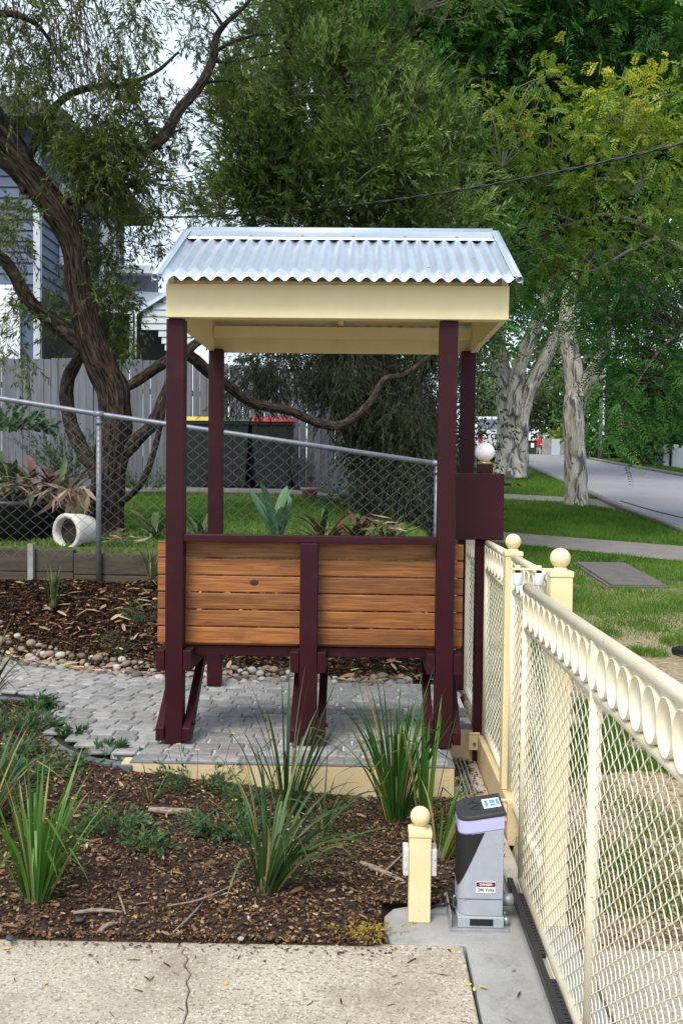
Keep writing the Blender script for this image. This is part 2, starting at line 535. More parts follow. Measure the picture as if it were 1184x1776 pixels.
chip_m = attr_mat("bark_chip", [(0.0, (0.016, 0.009, 0.006)), (0.36, (0.065, 0.034, 0.019)), (0.64, (0.175, 0.098, 0.050)), (0.86, (0.32, 0.205, 0.11)), (1.0, (0.50, 0.38, 0.24))], 0.85, spec=0.2)
litter_m = attr_mat("dry_leaf_litter", [(0.0, (0.10, 0.05, 0.028)), (0.5, (0.28, 0.17, 0.09)), (1.0, (0.55, 0.42, 0.27))], 0.85, spec=0.2)
grass_m = attr_mat("lawn_blade", [(0.0, (0.035, 0.080, 0.014)), (0.45, (0.085, 0.180, 0.024)), (0.8, (0.165, 0.27, 0.045)), (1.0, (0.34, 0.30, 0.12))], 0.60, 0.25, spec=0.12, nscale=1.3)
dry_m = attr_mat("dead_leaf", [(0.0, (0.10, 0.06, 0.04)), (0.5, (0.26, 0.18, 0.12)), (1.0, (0.48, 0.38, 0.28))], 0.8, 0.1, spec=0.2)
leaf_shade = attr_mat("shaded_leaf", [(0.0, (0.010, 0.018, 0.007)), (0.5, (0.026, 0.042, 0.014)), (0.85, (0.055, 0.080, 0.026)), (1.0, (0.09, 0.11, 0.045))], 0.5, 0.25, spec=0.3)  # leaf colour darkened to stand in for shade below the dense canopy


# ------------------------------------------------------------------ terrain
def sstep(a, b, x):
    t = np.clip((np.asarray(x, float) - a) / (b - a), 0, 1)
    return t * t * (3 - 2 * t)


def zs(Y):
    """street side: level by the gate, then climbing to a crest"""
    return np.interp(Y, [-20, 3.4, 4.4, 5, 22, 46, 62, 200], [-.05, -.05, -.005, 0.0, 1.19, 2.51, 2.15, 3.0])


def zn(X, Y):
    """the yard beyond the wire fence"""
    X, Y = np.asarray(X, float), np.asarray(Y, float)
    base = np.clip(0.955 - 0.035 * np.maximum(0, X + 1.6), 0.45, 2)
    back = np.clip(1.37 - 0.10 * np.maximum(0, X + 1.0), 0.9, 2)
    t = np.clip((Y - 7.9) / 6.6, 0, 1)
    return base + (back - base) * t + np.maximum(0, Y - 14.5) * 0.015


def ground_z(X, Y):
    X, Y = np.asarray(X, float), np.asarray(Y, float)
    s = sstep(0.45, 1.5, X)
    far = zn(X, Y) * (1 - s) + zs(Y) * s
    near = np.where(X < 0.70, -0.08, zs(Y) - 0.0)
    return np.where(Y < 8.075, near, far)


def yfar(X):
    """back edge of the paving, which swings away to the left"""
    return 6.73 + 0.275 * np.clip(-1.0 - np.asarray(X, float), 0, 9) ** 1.6


def bed_z(X, Y):
    X, Y = np.asarray(X, float), np.asarray(Y, float)
    z = 0.012 + 0.13 * sstep(0.2, -1.5, X) * sstep(3.5, 5.0, Y)
    return np.where((Y < 3.322) | ((X > 0.085) & (Y < 3.69)), -0.07, z)


def bank_z(X, Y):
    X, Y = np.asarray(X, float), np.asarray(Y, float)
    y0 = yfar(X)
    top = np.clip(0.69 - 0.02 * np.maximum(0, X + 1.6), 0.5, 1)
    t = np.clip((Y - y0 - 0.22) / np.maximum(7.92 - y0 - 0.22, 0.25), 0, 1.0)
    return 0.135 + (top - 0.135) * t ** 1.15


def n2(x, y, s=1.0, k=0.0):
    return np.array([mnoise.noise((a * s + k, b * s - k, k * 1.7)) for a, b in zip(np.ravel(x), np.ravel(y))]).reshape(np.shape(x))


def grid(xs, ys, zf, rough=0.0, rs=4.0):
    X, Y = np.meshgrid(xs, ys)
    Z = zf(X, Y)
    if rough:
        Z = Z + rough * n2(X, Y, rs) + rough * 0.5 * n2(X, Y, rs * 2.7, 3.1)
    n, m = X.shape
    v = np.stack([X, Y, Z], -1).reshape(-1, 3)
    i = np.arange(n * m).reshape(n, m)
    f = np.stack([i[:-1, :-1], i[:-1, 1:], i[1:, 1:], i[1:, :-1]], -1).reshape(-1, 4)
    return v, f


def ground_mat():
    m, nt, b = new_mat("lawn_ground")
    pos = nt.nodes.new("ShaderNodeNewGeometry").outputs["Position"]
    sx = nt.nodes.new("ShaderNodeSeparateXYZ")
    nt.links.new(pos, sx.inputs[0])
    na = nd(nt, "ShaderNodeTexNoise", Scale=0.55, Detail=5.0)
    nt.links.new(pos, na.inputs["Vector"])
    nb = nd(nt, "ShaderNodeTexNoise", Scale=30.0, Detail=6.0)
    nt.links.new(pos, nb.inputs["Vector"])
    green = ramp(nt, nb.outputs["Fac"], [(0.3, (0.035, 0.060, 0.014)), (0.7, (0.110, 0.150, 0.035))])
    dirt = ramp(nt, nb.outputs["Fac"], [(0.3, (0.23, 0.165, 0.105)), (0.7, (0.50, 0.395, 0.275))])
    a = nd(nt, "ShaderNodeMath", operation='MULTIPLY_ADD')          # bare earth by the gate, grass further on
    nt.links.new(na.outputs["Fac"], a.inputs[0])
    a.inputs[1].default_value = 5.0
    nt.links.new(sx.outputs[1], a.inputs[2])
    k = ramp(nt, nd(nt, "ShaderNodeMath").outputs[0], [(0.0, (0, 0, 0)), (1.0, (1, 1, 1))])
    mrn = nt.nodes.new("ShaderNodeMapRange")
    mrn.inputs[1].default_value, mrn.inputs[2].default_value = 15.0, 9.0
    nt.links.new(a.outputs[0], mrn.inputs[0])
    mx_ = nt.nodes.new("ShaderNodeMapRange")                # only on the street side of the fence
    mx_.inputs[1].default_value, mx_.inputs[2].default_value = 0.5, 0.8
    nt.links.new(sx.outputs[0], mx_.inputs[0])
    mu_ = nd(nt, "ShaderNodeMath", operation='MULTIPLY')
    nt.links.new(mrn.outputs[0], mu_.inputs[0])
    nt.links.new(mx_.outputs[0], mu_.inputs[1])
    col = mixc(nt, mu_.outputs[0], green, dirt)
    nt.links.new(col, b.inputs["Base Color"])
    b.inputs["Roughness"].default_value = 0.95
    b.inputs["Specular IOR Level"].default_value = 0.1
    bp = nd(nt, "ShaderNodeBump", Strength=0.7, Distance=0.03)
    nt.links.new(nb.outputs["Fac"], bp.inputs["Height"])
    nt.links.new(bp.outputs[0], b.inputs["Normal"])
    return m


lawn_ground = ground_mat()
xs = np.unique(np.concatenate([np.linspace(-200, -8, 20), np.linspace(-8, 0.69, 36), [0.695, 0.705], np.linspace(0.72, 12, 60), np.linspace(12, 250, 24)]))
ys = np.unique(np.concatenate([np.linspace(-30, 2, 8), np.linspace(2, 7.8, 40), [7.94, 8.07, 8.08], np.linspace(8.15, 24, 60), np.linspace(24, 64, 40), np.linspace(64, 400, 12)]))
v, f = grid(xs, ys, ground_z)
gr = link("ground", poly_mesh("ground", v, f, 4, smooth=False), lawn_ground)
tag(gr, "gently rising grassed ground beside the street", kind="structure")


def strip(name, left, right, mat, lift, n=60, label=None, kind="structure", thick=0.0):
    """ribbon between two outlines that follows the ground; a thick one is a kerb"""
    L, R_ = catmull(left, n), catmull(right, n)
    vs, fs = [], []
    k = 5
    for i in range(n):
        for j in range(k):
            t = j / (k - 1)
            x, y = L[i] * (1 - t) + R_[i] * t
            vs.append((x, y, float(ground_z(x, y)) + lift))
    for i in range(n - 1):
        for j in range(k - 1):
            a = i * k + j
            fs.append((a, a + 1, a + k + 1, a + k))
    me = poly_mesh(name, np.array(vs), np.array(fs), 4)
    o = link(name, me, mat)
    if thick:
        md = o.modifiers.new("thickness", 'SOLIDIFY')
        md.thickness = thick
        md.offset = 1
    return tag(o, label, kind=kind)


strip("road", [(5.2, -25), (5.15, 8), (5.05, 15), (4.95, 18), (5.0, 21), (5.4, 28), (6.2, 42), (6.7, 60), (7, 110)], [(10.4, -25), (10.0, 8), (9.6, 16), (9.3, 22), (9.2, 28), (9.2, 42), (9.6, 60), (10, 110)], asphalt, 0.02, 110, "worn grey asphalt road climbing to a crest")
strip("kerb", [(5.06, -25), (5.01, 8), (4.91, 15), (4.81, 18), (4.86, 21), (5.26, 28), (6.06, 42), (6.56, 60)], [(5.19, -25), (5.14, 8), (5.04, 15), (4.94, 18), (4.99, 21), (5.39, 28), (6.19, 42), (6.69, 60)], path_conc, 0.0, 90, "low concrete kerb on the near side of the road", thick=0.07)
strip("kerb", [(10.02, 8), (9.62, 16), (9.32, 22), (9.22, 28), (9.22, 42), (9.62, 60)], [(10.15, 8), (9.75, 16), (9.45, 22), (9.35, 28), (9.35, 42), (9.75, 60)], path_conc, 0.0, 70, "low concrete kerb on the far side of the road", thick=0.09)
strip("footpath", [(0.8, 15.9), (2.2, 15.15), (4.43, 13.9), (4.95, 13.6)], [(0.8, 14.7), (2.05, 13.95), (4.0, 12.55), (4.97, 12.0)], path_conc, 0.012, 40, "narrow concrete path crossing the grass to the street")
strip("driveway_crossing", [(0.8, 22.3), (3.2, 21.6), (4.3, 21.0), (4.93, 20.6)], [(0.8, 21.3), (3.0, 20.4), (4.3, 19.6), (4.86, 17.4)], path_conc, 0.012, 40, "pale concrete driveway crossing between the street trees")
strip("concrete_edging", [(-6.0, 13.62), (-3.4, 13.62), (-1.2, 13.55), (1.0, 13.4)], [(-6.0, 13.2), (-3.4, 13.2), (-1.2, 13.15), (1.0, 13.05)], path_conc, 0.0, 40, "grey concrete edging along the paling fence", thick=0.06)
# tar joint on the asphalt
tar = MB()
pts = [(p[0], p[1], float(ground_z(p[0], p[1])) + 0.024) for p in catmull([(5.2, 20.2), (5.32, 18.6), (5.5, 17.4), (5.8, 16.2)], 20)]
tar.tube(pts, 0.014, 6)
tag(tar.build("tar_line", black_plastic), "dark tar joint along the edge of the asphalt", "tar joint")

# ------------------------------------------------------------------ driveway slabs
drv = empty("driveway")
tag(drv, "cracked beige aggregate concrete driveway", kind="structure")
crack = [(-0.44, -3.0), (-0.455, 1.0), (-0.47, 2.2), (-0.497, 2.82), (-0.492, 2.90), (-0.512, 2.96), (-0.505, 3.02), (-0.525, 3.07), (-0.520, 3.12), (-0.548, 3.17), (-0.545, 3.22), (-0.575, 3.26), (-0.572, 3.29), (-0.60, 3.335)]


def outline_slab(poly, z0, z1, name, mat, parent, jag=0.004, step=0.05):
    P = []
    for a, b in zip(poly, poly[1:] + poly[:1]):
        d = math.dist(a, b)
        n = max(1, int(d / step)) if d < 6 else 6
        for i in range(n):
            t = i / n
            x, y = a[0] + (b[0] - a[0]) * t, a[1] + (b[1] - a[1]) * t
            q = mnoise.noise((x * 17, y * 17, 1.3)) * jag * 1.5
            P.append((x + q, y + mnoise.noise((x * 19, y * 19, 7.3)) * jag))
    mb = MB()
    mb.prism(P, (0, 0, z0), (1, 0, 0), (0, 1, 0), (0, 0, 1), z1 - z0)
    return mb.build(name, mat, parent, 0.004, 1, 60)


outline_slab([(-7, -3.0)] + [(x - 0.0018, y) for x, y in crack] + [(-7, 3.33)], -0.12, 0.0, "concrete_slab", driveway_m, drv)
outline_slab([(0.363, -3.0), (0.363, 3.345)] + [(x + 0.0022, y) for x, y in reversed(crack)], -0.12, 0.002, "concrete_slab", driveway_m, drv)
outline_slab([(0.765, -3), (5.1, -3), (5.1, 3.34), (0.765, 3.34)], -0.12, 0.0, "concrete_slab", driveway_m, drv)
gs = outline_slab([(0.375, -3), (0.752, -3), (0.752, 3.55), (0.72, 3.64), (0.62, 3.66), (0.20, 3.66), (0.135, 3.63), (0.105, 3.57), (0.10, 3.50), (0.12, 3.36), (0.375, 3.358)], -0.12, -0.003, "grey_slab", grey_conc, drv, 0.003)
gs["label"] = "smooth grey concrete strip under the gate"
outline_slab([(0.475, 3.67), (0.66, 3.67), (0.66, 5.60), (0.475, 5.60)], -0.10, -0.006, "track_slab", simple("track_concrete", (0.46, 0.40, 0.32), (0.33, 0.28, 0.21), 6, 0.9, 0.3, 90, grime=(8, (0.10, 0.06, 0.04), 0.52, 0.8)), drv, 0.002)

# ------------------------------------------------------------------ planting beds
v, f = grid(np.linspace(-5.5, 0.475, 160), np.unique(np.concatenate([[3.31, 3.321, 3.323], np.linspace(3.34, 3.68, 18), np.linspace(3.70, 6.9, 110)])), bed_z, 0.016, 6)
tag(link("garden_bed", poly_mesh("garden_bed", v, f, 4, smooth=True), soil), "dark soil of the planting bed", kind="structure")
v, f = grid(np.linspace(-5.5, 0.68, 120), np.linspace(6.6, 8.0, 54), bank_z, 0.022, 5)
tag(link("garden_bank", poly_mesh("garden_bank", v, f, 4, smooth=True), soil), "sloping soil bank behind the paving", kind="structure")

# ------------------------------------------------------------------ paving
left_edge = catmull([(-1.10, 4.86), (-1.36, 4.96), (-1.58, 5.18), (-1.72, 5.46), (-1.86, 5.90), (-1.90, 6.13), (-2.15, 6.23), (-3.0, 6.42), (-5.0, 7.3)], 60)


def in_paving(x, y):
    if y < 4.86 or y > yfar(x): return False
    if x > 0.655 or (x > 0.455 and y < 5.62): return False
    if x < -1.05:
        yl = np.interp(-x, -left_edge[:, 0], left_edge[:, 1])
        if y < yl: return False
    return True


pav = empty("paved_path")
tag(pav, "pale grey stone sett paving under the shelter", kind="structure")
# mortar bed: a grid cut to the outline
mbv = MB()
st = 0.05
for i in range(-110, 14):
    for j in range(97, 190):
        x, y = i * st, j * st
        if y > 4.95 and not (x > 0.36 and y < 5.70) and in_paving(x + st / 2, y + st / 2) and in_paving(x + st / 2, y + st) and in_paving(x - .06, y - .06):
            mbv.add([(x, y, 0.163), (x + st, y, 0.163), (x + st, y + st, 0.163), (x, y + st, 0.163)], [(0, 1, 2, 3)])
mm = mbv.build("mortar_bed", mortar, pav)
bm = bmesh.new(); bm.from_mesh(mm.data); bmesh.ops.remove_doubles(bm, verts=bm.verts, dist=1e-4)
r = bmesh.ops.extrude_face_region(bm, geom=bm.faces[:]); bmesh.ops.translate(bm, verts=[e for e in r['geom'] if isinstance(e, bmesh.types.BMVert)], vec=(0, 0, -0.12))
bmesh.ops.recalc_face_normals(bm, faces=bm.faces); bm.to_mesh(mm.data); bm.free()
# setts
proto = []
for k in range(10):
    b = MB()
    w, d = 0.117 / 2, 0.100 / 2
    q = lambda: random.uniform(-.005, .005)
    t = 0.175 + random.uniform(-.003, .003)
    bot = [(-w, -d), (w, -d), (w, d), (-w, d)]
    b.add([(x, y, -.02) for x, y in bot] + [(x + q(), y + q(), 0.0) for x, y in bot], [(3, 2, 1, 0), (4, 5, 6, 7), (0, 1, 5, 4), (1, 2, 6, 5), (2, 3, 7, 6), (3, 0, 4, 7)])
    me = b.mesh("paver", 0.006, 1)
    me.materials.append(paver_m)
    proto.append(me)
setts = []
PW, PD = 0.127, 0.1105
for j in range(0, 40):
    for i in range(-50, 6):
        x = (i + (0.5 if j % 2 else 0.0)) * PW + random.uniform(-.006, .006) + 0.03 * math.sin(j * 1.7)
        y0 = 4.92 + j * PD
        bend = 0.275 * max(0, -1.0 - x) ** 1.6 * min(1, j / 18)
        y = y0 + bend + random.uniform(-.004, .004)
        if all(in_paving(x + a, y + c) for a in (-.03, .045) for c in (-.045, .02)) and -3.6 < x:
            setts.append((x, y, math.atan(-0.44 * max(0, -1.0 - x) ** 0.6 * min(1, j / 18)) if x < -1 else 0.0))
setts.sort(key=lambda s: s[1] + 0.3 * abs(s[0] + 0.6))
rest = MB()
for i, (x, y, a) in enumerate(setts):
    z = 0.1755 + random.uniform(-.0025, .0025)
    if i < 300:
        o = bpy.data.objects.new("paver", proto[i % 10])
        COL.objects.link(o)
        o.parent = pav
        o.location = (x, y, z)
        o.rotation_euler = (random.uniform(-.015, .015), random.uniform(-.015, .015), a + random.uniform(-.03, .03))
    else:
        M = Matrix.Translation((x, y, z)) @ Matrix.Rotation(a + random.uniform(-.03, .03), 4, 'Z')
        src = proto[i % 10]
        rest.add([M @ vv.co for vv in src.vertices], [list(p.vertices) for p in src.polygons])
if rest.v:
    me = rest.mesh("paver_field")
    paver_far = simple("stone_paver_field", (0.30, 0.285, 0.27), (0.20, 0.19, 0.182), 9, 0.85, 0.3, 140, grime=(6, (0.47, 0.465, 0.46), 0.50, 0.65))
    tag(link("paver_field", me, paver_far, pav), kind="stuff")
# cream front edge
ew = MB()
ew.box(-1.16, 0.473, 4.852, 4.95, -0.06, 0.161)
ew.box(0.375, 0.473, 4.952, 5.60, -0.06, 0.161)
ew.box(0.375, 0.66, 5.602, 5.70, -0.06, 0.161)
tag(ew.build("paving_edge_wall", wall_cream, None, 0.004, 2), "low cream rendered wall holding up the front of the paving", "wall")
ew = MB()
ew.box(-1.12, 0.476, 4.848, 4.958, 0.1615, 0.1685)
ew.box(0.376, 0.476, 4.9585, 5.60, 0.1615, 0.1685)
ew.box(0.376, 0.66, 5.6005, 5.71, 0.1615, 0.1685)
ew.build("nosing", simple("slate_nosing", (0.19, 0.19, 0.205), (0.13, 0.13, 0.145), 10, 0.8, 0.2, 80), pav, 0.003, 1)
# curved grey edge stones on the left
edge_stone = simple("slate_edge_stone", (0.13, 0.145, 0.165), (0.085, 0.095, 0.11), 9, 0.8, 0.3, 60)
for i in range(0, 46, 3):
    a, b = Vector((*left_edge[i], 0.130)), Vector((*left_edge[i + 3], 0.130))
    if (b - a).length > 0.03:
        e = MB(); e.bar(a, a.lerp(b, 0.96), 0.055, 0.045)
        e.build("edge_stone", edge_stone, pav, 0.006, 1)

# ------------------------------------------------------------------ river pebbles
peb = empty("pebble_border")
tag(peb, "strip of rounded river pebbles along the back of the paving", kind="structure")
pproto = []
for k in range(14):
    bm = bmesh.new()
    bmesh.ops.create_icosphere(bm, subdivisions=2, radius=1.0)
    sx, sy, sz = random.uniform(.8, 1.35), random.uniform(.7, 1.0), random.uniform(.5, .75)
    for vv in bm.verts:
        r = 1 + 0.16 * mnoise.noise(vv.co * 1.1 + Vector((k * 3.1, 0, 0)))
        vv.co = Vector((vv.co.x * sx * r, vv.co.y * sy * r, vv.co.z * sz * r))
    me = bpy.data.meshes.new("pebble")
    bm.to_mesh(me); bm.free()
    me.polygons.foreach_set("use_smooth", [True] * len(me.polygons))
    at = me.attributes.new("rnd", 'FLOAT', 'FACE')
    at.data.foreach_set("value", [random.random()] * len(me.polygons))
    me.materials.append(pebble_m)
    pproto.append(me)
pts = []
tries = 0
while len(pts) < 560 and tries < 26000:
    tries += 1
    x = random.uniform(-3.3, 0.35)
    wdt = 0.30 if x < -0.4 else 0.22
    d = random.uniform(-0.02, wdt)
    if x > -0.1 and random.random() < 0.6: continue
    y = float(yfar(x)) + 0.045 + d
    r = random.uniform(0.020, 0.050)
    if all((x - a) ** 2 + (y - b) ** 2 > (0.74 * (r + c)) ** 2 for a, b, c in pts):
        pts.append((x, y, r))
pts.sort(key=lambda p: -p[2] / p[1])
rest = MB(); rv = []
for i, (x, y, r) in enumerate(pts):
    z = float(bank_z(x, y)) + r * 0.5
    me = pproto[i % 14]
    M = Matrix.Translation((x, y, z)) @ Matrix.Rotation(random.uniform(0, 6.28), 4, 'Z') @ Matrix.Rotation(random.uniform(-.4, .4), 4, 'X') @ Matrix.Scale(r, 4)
    if i < 300:
        o = bpy.data.objects.new("pebble", me)
        COL.objects.link(o)
        o.parent = peb
        o.matrix_local = M
    else:
        rest.add([M @ vv.co for vv in me.vertices], [list(p.vertices) for p in me.polygons], True)
        rv += [random.random()] * len(me.polygons)
me = rest.mesh("pebble_fill")
at = me.attributes.new("rnd", 'FLOAT', 'FACE'); at.data.foreach_set("value", rv)
tag(link("pebble_fill", me, pebble_m, peb), kind="stuff")

# ------------------------------------------------------------------ the bench shelter
sh = empty("bench_shelter", (-0.26, 5.19, 0.175))
tag(sh, "maroon and cream timber slat bench under a corrugated gabled roof", "shelter")
OFF = Matrix.Translation((0.26, -5.19, -0.175))


def part(mb, name, mat, parent, bevel=0.0, seg=2, ang=40, off=OFF):
    """build in world coordinates, as a child of something standing at its own base"""
    o = mb.build(name, mat, parent, bevel, seg, ang)
    o.data.transform(off)
    return o


def part_centered(mb, name, mat, parent, base, bevel=0.0, seg=2):
    """a child whose own origin is its middle, so the grain follows the piece"""
    me = mb.mesh(name, bevel, seg)
    c = sum((v.co for v in me.vertices), Vector()) / len(me.vertices)
    me.transform(Matrix.Translation(-c))
    o = link(name, me, mat, parent)
    o.location = c - Vector(base)
    return o


SB = (-0.26, 5.19, 0.175)
FY0, FY1 = 5.145, 5.237                      # front posts, near and far face
PXL, PXM, PXR = -0.958, -0.262, 0.440
for x in (PXL, PXR):
    b = MB(); b.box(x - .046, x + .046, FY0, FY1, 0.176, 2.375)
    part(b, "post", maroon, sh, 0.004)
b = MB(); b.box(PXM - .046, PXM + .046, FY0, FY1, 0.176, 1.232)
part(b, "post", maroon, sh, 0.004)
for x in (-0.955, 0.690):
    b = MB(); b.box(x - .046, x + .046, 6.55, 6.642, 0.176, 2.395)
    part(b, "post", maroon, sh, 0.004)
b = MB(); b.box(PXL + .047, PXR - .047, FY0 + 0.004, FY1 - .004, 1.234, 1.27)
part(b, "rail", maroon, sh, 0.003)
# slats
for i in range(6):
    z0 = 0.692 + i * 0.0905
    for (x0, x1) in ((-1.062, PXM + random.uniform(-.006, .006)), (None, 0.540)):
        if x0 is None: x0 = last + 0.003
        last = x1
        b = MB(); b.box(x0, x1, FY1 + 0.002, FY1 + 0.026, z0, z0 + 0.0835 + random.uniform(-.001, .001))
        o = part_centered(b, "slat", timber, sh, SB, 0.004)
        o.rotation_euler = (0, random.uniform(-.0012, .0012), 0)
        if i == 3 and x1 < 0:
            kb = MB(); kb.lathe([(0.0, 0.0), (0.012, 0.0), (0.017, -.0015)], 14)
            k = link("knot", kb.mesh("knot"), knot_m, o)
            k.data.transform(Matrix.Rotation(PI / 2, 4, 'X') @ Matrix.Scale(1.4, 4, (1, 0, 0)))
            k.location = (0.105, -0.0135, 0.01)
# seat
for i in range(4):
    y0 = FY1 + 0.055 + i * 0.115
    for (x0, x1) in ((-1.06, PXM), (PXM + .004, 0.54)):
        b = MB(); b.box(x0, x1, y0, y0 + 0.108, 0.672, 0.694)
        part_centered(b, "seat_slat", timber, sh, SB, 0.004)
b = MB(); b.box(-1.0, 0.49, FY1 + 0.03, FY1 + 0.075, 0.622, 0.670)
part(b, "seat_beam", maroon, sh, 0.003)
b = MB(); b.box(-1.0, 0.49, FY1 + 0.41, FY1 + 0.455, 0.622, 0.670)
part(b, "seat_beam", maroon, sh, 0.003)
for x in (PXL, PXM, PXR):
    for s in (-1, 1):
        xa = x + s * 0.0695
        b = MB(); b.box(xa - .0215, xa + .0215, FY0 - .003, FY1 + 0.028, 0.560, 0.668)
        b.box(xa - .0215, xa + .0215, FY1 + 0.0285, FY1 + 0.46, 0.560, 0.6205)
        part(b, "bearer", maroon, sh, 0.003)
        b = MB()                                     # raking strut, foot cut upright by the post
        xa = x + s * 0.070
        poly = [(FY0 - .012, 0.196), (FY0 - .012, 0.262), (FY1 + 0.36, 0.559), (FY1 + 0.455, 0.559), (FY0 + .055, 0.196)]
        b.prism([(p[0], p[1]) for p in poly], (xa - .0215, 0, 0), (0, 1, 0), (0, 0, 1), (1, 0, 0), 0.043)
        br = part(b, "brace", maroon, sh, 0.003)
        if s == 1 or x == PXR:
            c = MB(); yb, zb = FY0 + .055, 0.275
            side = -1 if x == PXR and s == -1 else 1
            if not (x == PXR and s == 1):
                c.tube([(xa + side * .0212, yb, zb), (xa + side * .036, yb, zb)], 0.010, 8)
                o = c.build("bolt", dark_metal, br)
                o.data.transform(OFF)

# roof
EX0, EX1, EYF, EYB, EZ = -1.0, 0.735, 5.11, 6.66, 2.378
RX0, RX1 = -1.032, 0.768
RYF, RYB, RYM = 4.995, 6.775, 5.885
ZE, ZR = 2.552, 2.985                         # sheet at the eave and at the ridge
sl = (ZR - ZE) / (RYM - RYF)
b = MB(); b.box(EX0, EX1, EYF, EYF + .032, EZ, 2.548)
part(b, "fascia", cream, sh, 0.003)
b = MB(); b.box(EX0, EX1, EYB - .032, EYB, EZ + .004, 2.552)
part(b, "fascia", cream, sh, 0.003)
b = MB(); b.box(EX0 + .003, EX1 - .003, EYF + .0325, EYF + .09, EZ + 0.001, EZ + 0.03)
part(b, "fascia_lining", cream, sh, 0.002)
zt = lambda y: ZE + sl * (min(y, 2 * RYM - y) - RYF) - 0.03
for (x0, x1) in ((EX0 + .002, EX0 + .034), (EX1 - .034, EX1 - .002)):     # gable boards, wider than a plain bearer
    b = MB()
    poly = [(EYF + .033, EZ + .002), (EYB - .033, EZ + .005), (EYB - .033, zt(EYB)), (RYM, zt(RYM)), (EYF + .033, zt(EYF + .033))]
    b.prism(poly, (x0, 0, 0), (0, 1, 0), (0, 0, 1), (1, 0, 0), x1 - x0)
    part(b, "gable_board", cream, sh, 0.002)
for xr in (PXM + .12,):                                # rafters under the sheet
    for a, c in ((EYF + .04, RYM - .003), (EYB - .04, RYM + .003)):
        b = MB(); b.bar((xr, a, zt(a) - .062), (xr, c, zt(c) - .062), 0.035, 0.07)
        part(b, "rafter", cream, sh, 0.002)
b = MB(); b.box(PXM + .105, PXM + .135, EYB - .075, EYB - .034, EZ + .07, 2.50)
part(b, "stud", cream, sh, 0.002)
for y in (EYF + .3, RYM - .12, RYM + .12, EYB - .3):
    b = MB(); b.box(EX0 + .036, EX1 - .036, y - .02, y + .02, zt(y) - .022, zt(y) - .002)
    part(b, "batten", cream, sh, 0.002)


for a, c in ((EYF + .036, RYM - .002), (EYB - .036, RYM + .002)):         # lining boards below the sheet
    b = MB(); b.bar(((EX0 + EX1) / 2, a, zt(a) - .028), ((EX0 + EX1) / 2, c, zt(c) - .028), EX1 - EX0 - .074, .004)
    part(b, "lining_board", cream, sh, off=OFF)
b = MB(); b.box(EX0 + .037, EX1 - .037, EYB - .16, EYB - .12, 2.46, 2.535); part(b, "purlin", cream, sh, .002)


def corrugated(name, ya, yb, parent):
    nx = 24 * 10
    xs_ = np.linspace(RX0 + .02, RX1 - .02, nx + 1)
    pitch = (RX1 - RX0 - .04) / 24
    ysn = np.linspace(ya, yb, 6)
    vs, fs = [], []
    for y in ysn:
        t = (y - ya) / (yb - ya)
        for x in xs_:
            vs.append((x, y, ZE + (ZR - 0.012 - ZE) * t + 0.0115 * math.cos((x - RX0 - .02) / pitch * 2 * PI) + 0.0012 * math.sin(x * 31 + y * 5)))
    n = len(xs_)
    for j in range(5):
        for i in range(n - 1):
            a = j * n + i
            fs.append((a, a + 1, a + n + 1, a + n))
    mb = MB(); mb.add(vs, fs, True)
    o = part(mb, name, galv, parent)
    md = o.modifiers.new("thickness", 'SOLIDIFY')
    md.thickness = 0.0022
    md.offset = -1
    return o


r1 = corrugated("roof_sheet", RYF, RYM, sh)
r2 = corrugated("roof_sheet", RYB, RYM, sh)
cap = MB()                                                  # ridge cap: two wings and a roll
for s in (-1, 1):
    yb_ = RYM + s * 0.135
    zb_ = ZR - 0.135 * sl + 0.011
    p = [(RYM + s * 0.012, ZR + 0.017), (yb_, zb_), (yb_ + s * .004, zb_ - .010), (yb_ + s * .002, zb_ - .0105), (yb_ - s * .002, zb_ - .002), (RYM + s * 0.012, ZR + 0.0145)]
    cap.prism(p, (RX0 + .014, 0, 0), (0, 1, 0), (0, 0, 1), (1, 0, 0), RX1 - RX0 - .028)
cap.tube([(RX0 + .026, RYM, ZR + 0.018), (RX1 - .026, RYM, ZR + 0.018)], 0.017, 14)
part(cap, "ridge_cap", galv, sh)
for xr in (RX0, RX1):                                       # rolled barge capping on both rakes
    for ya in (RYF - .008, RYB + .008):
        b = MB()
        s = 1 if xr > 0 else -1
        p0, p1 = Vector((xr, ya, ZE + .004)), Vector((xr, RYM, ZR + .008))
        b.tube([p0, p1], 0.017, 14, caps=False)
        q = Vector((-s * .018, 0, 0.016))
        b.bar(p0 + q, p1 + q, 0.03, 0.002)
        b.bar(p0 + Vector((s * .015, 0, -.014)), p1 + Vector((s * .015, 0, -.014)), 0.002, 0.022)
        o = part(b, "barge_roll", galv, sh)
        md = o.modifiers.new("thickness", 'SOLIDIFY'); md.thickness = 0.0015; md.offset = -1
scr = MB()
pitch = (RX1 - RX0 - .04) / 24
for i in range(0, 25):
    x = RX0 + .02 + i * pitch
    if i % 2 == 0 and 0 < i < 24:
        y = RYF + 0.085 + random.uniform(-.006, .006)
        scr.lathe([(0.0075, 0), (0.0065, .006), (0, .008)], 8, (x, y, ZE + sl * (y - RYF) + 0.007))
    if i % 4 == 1:
        y = RYM - 0.11
        scr.lathe([(0.0075, 0), (0.0065, .006), (0, .008)], 8, (x, y, ZR - .11 * sl + .013))
part(scr, "roof_screws", simple("screw_head", (0.33, 0.35, 0.37), None, 20, 0.4, metal=0.6), r1)
leaf_spots = ((-.62, 5.35, "left half of the corrugated roof, highest"), (-.30, 5.22, "left of the middle of the corrugated roof"), (.08, 5.45, "just right of the middle, near the ridge"), (.33, 5.16, "corrugated roof close to the eave, right half"), (.58, 5.33, "right end of the corrugated roof"))
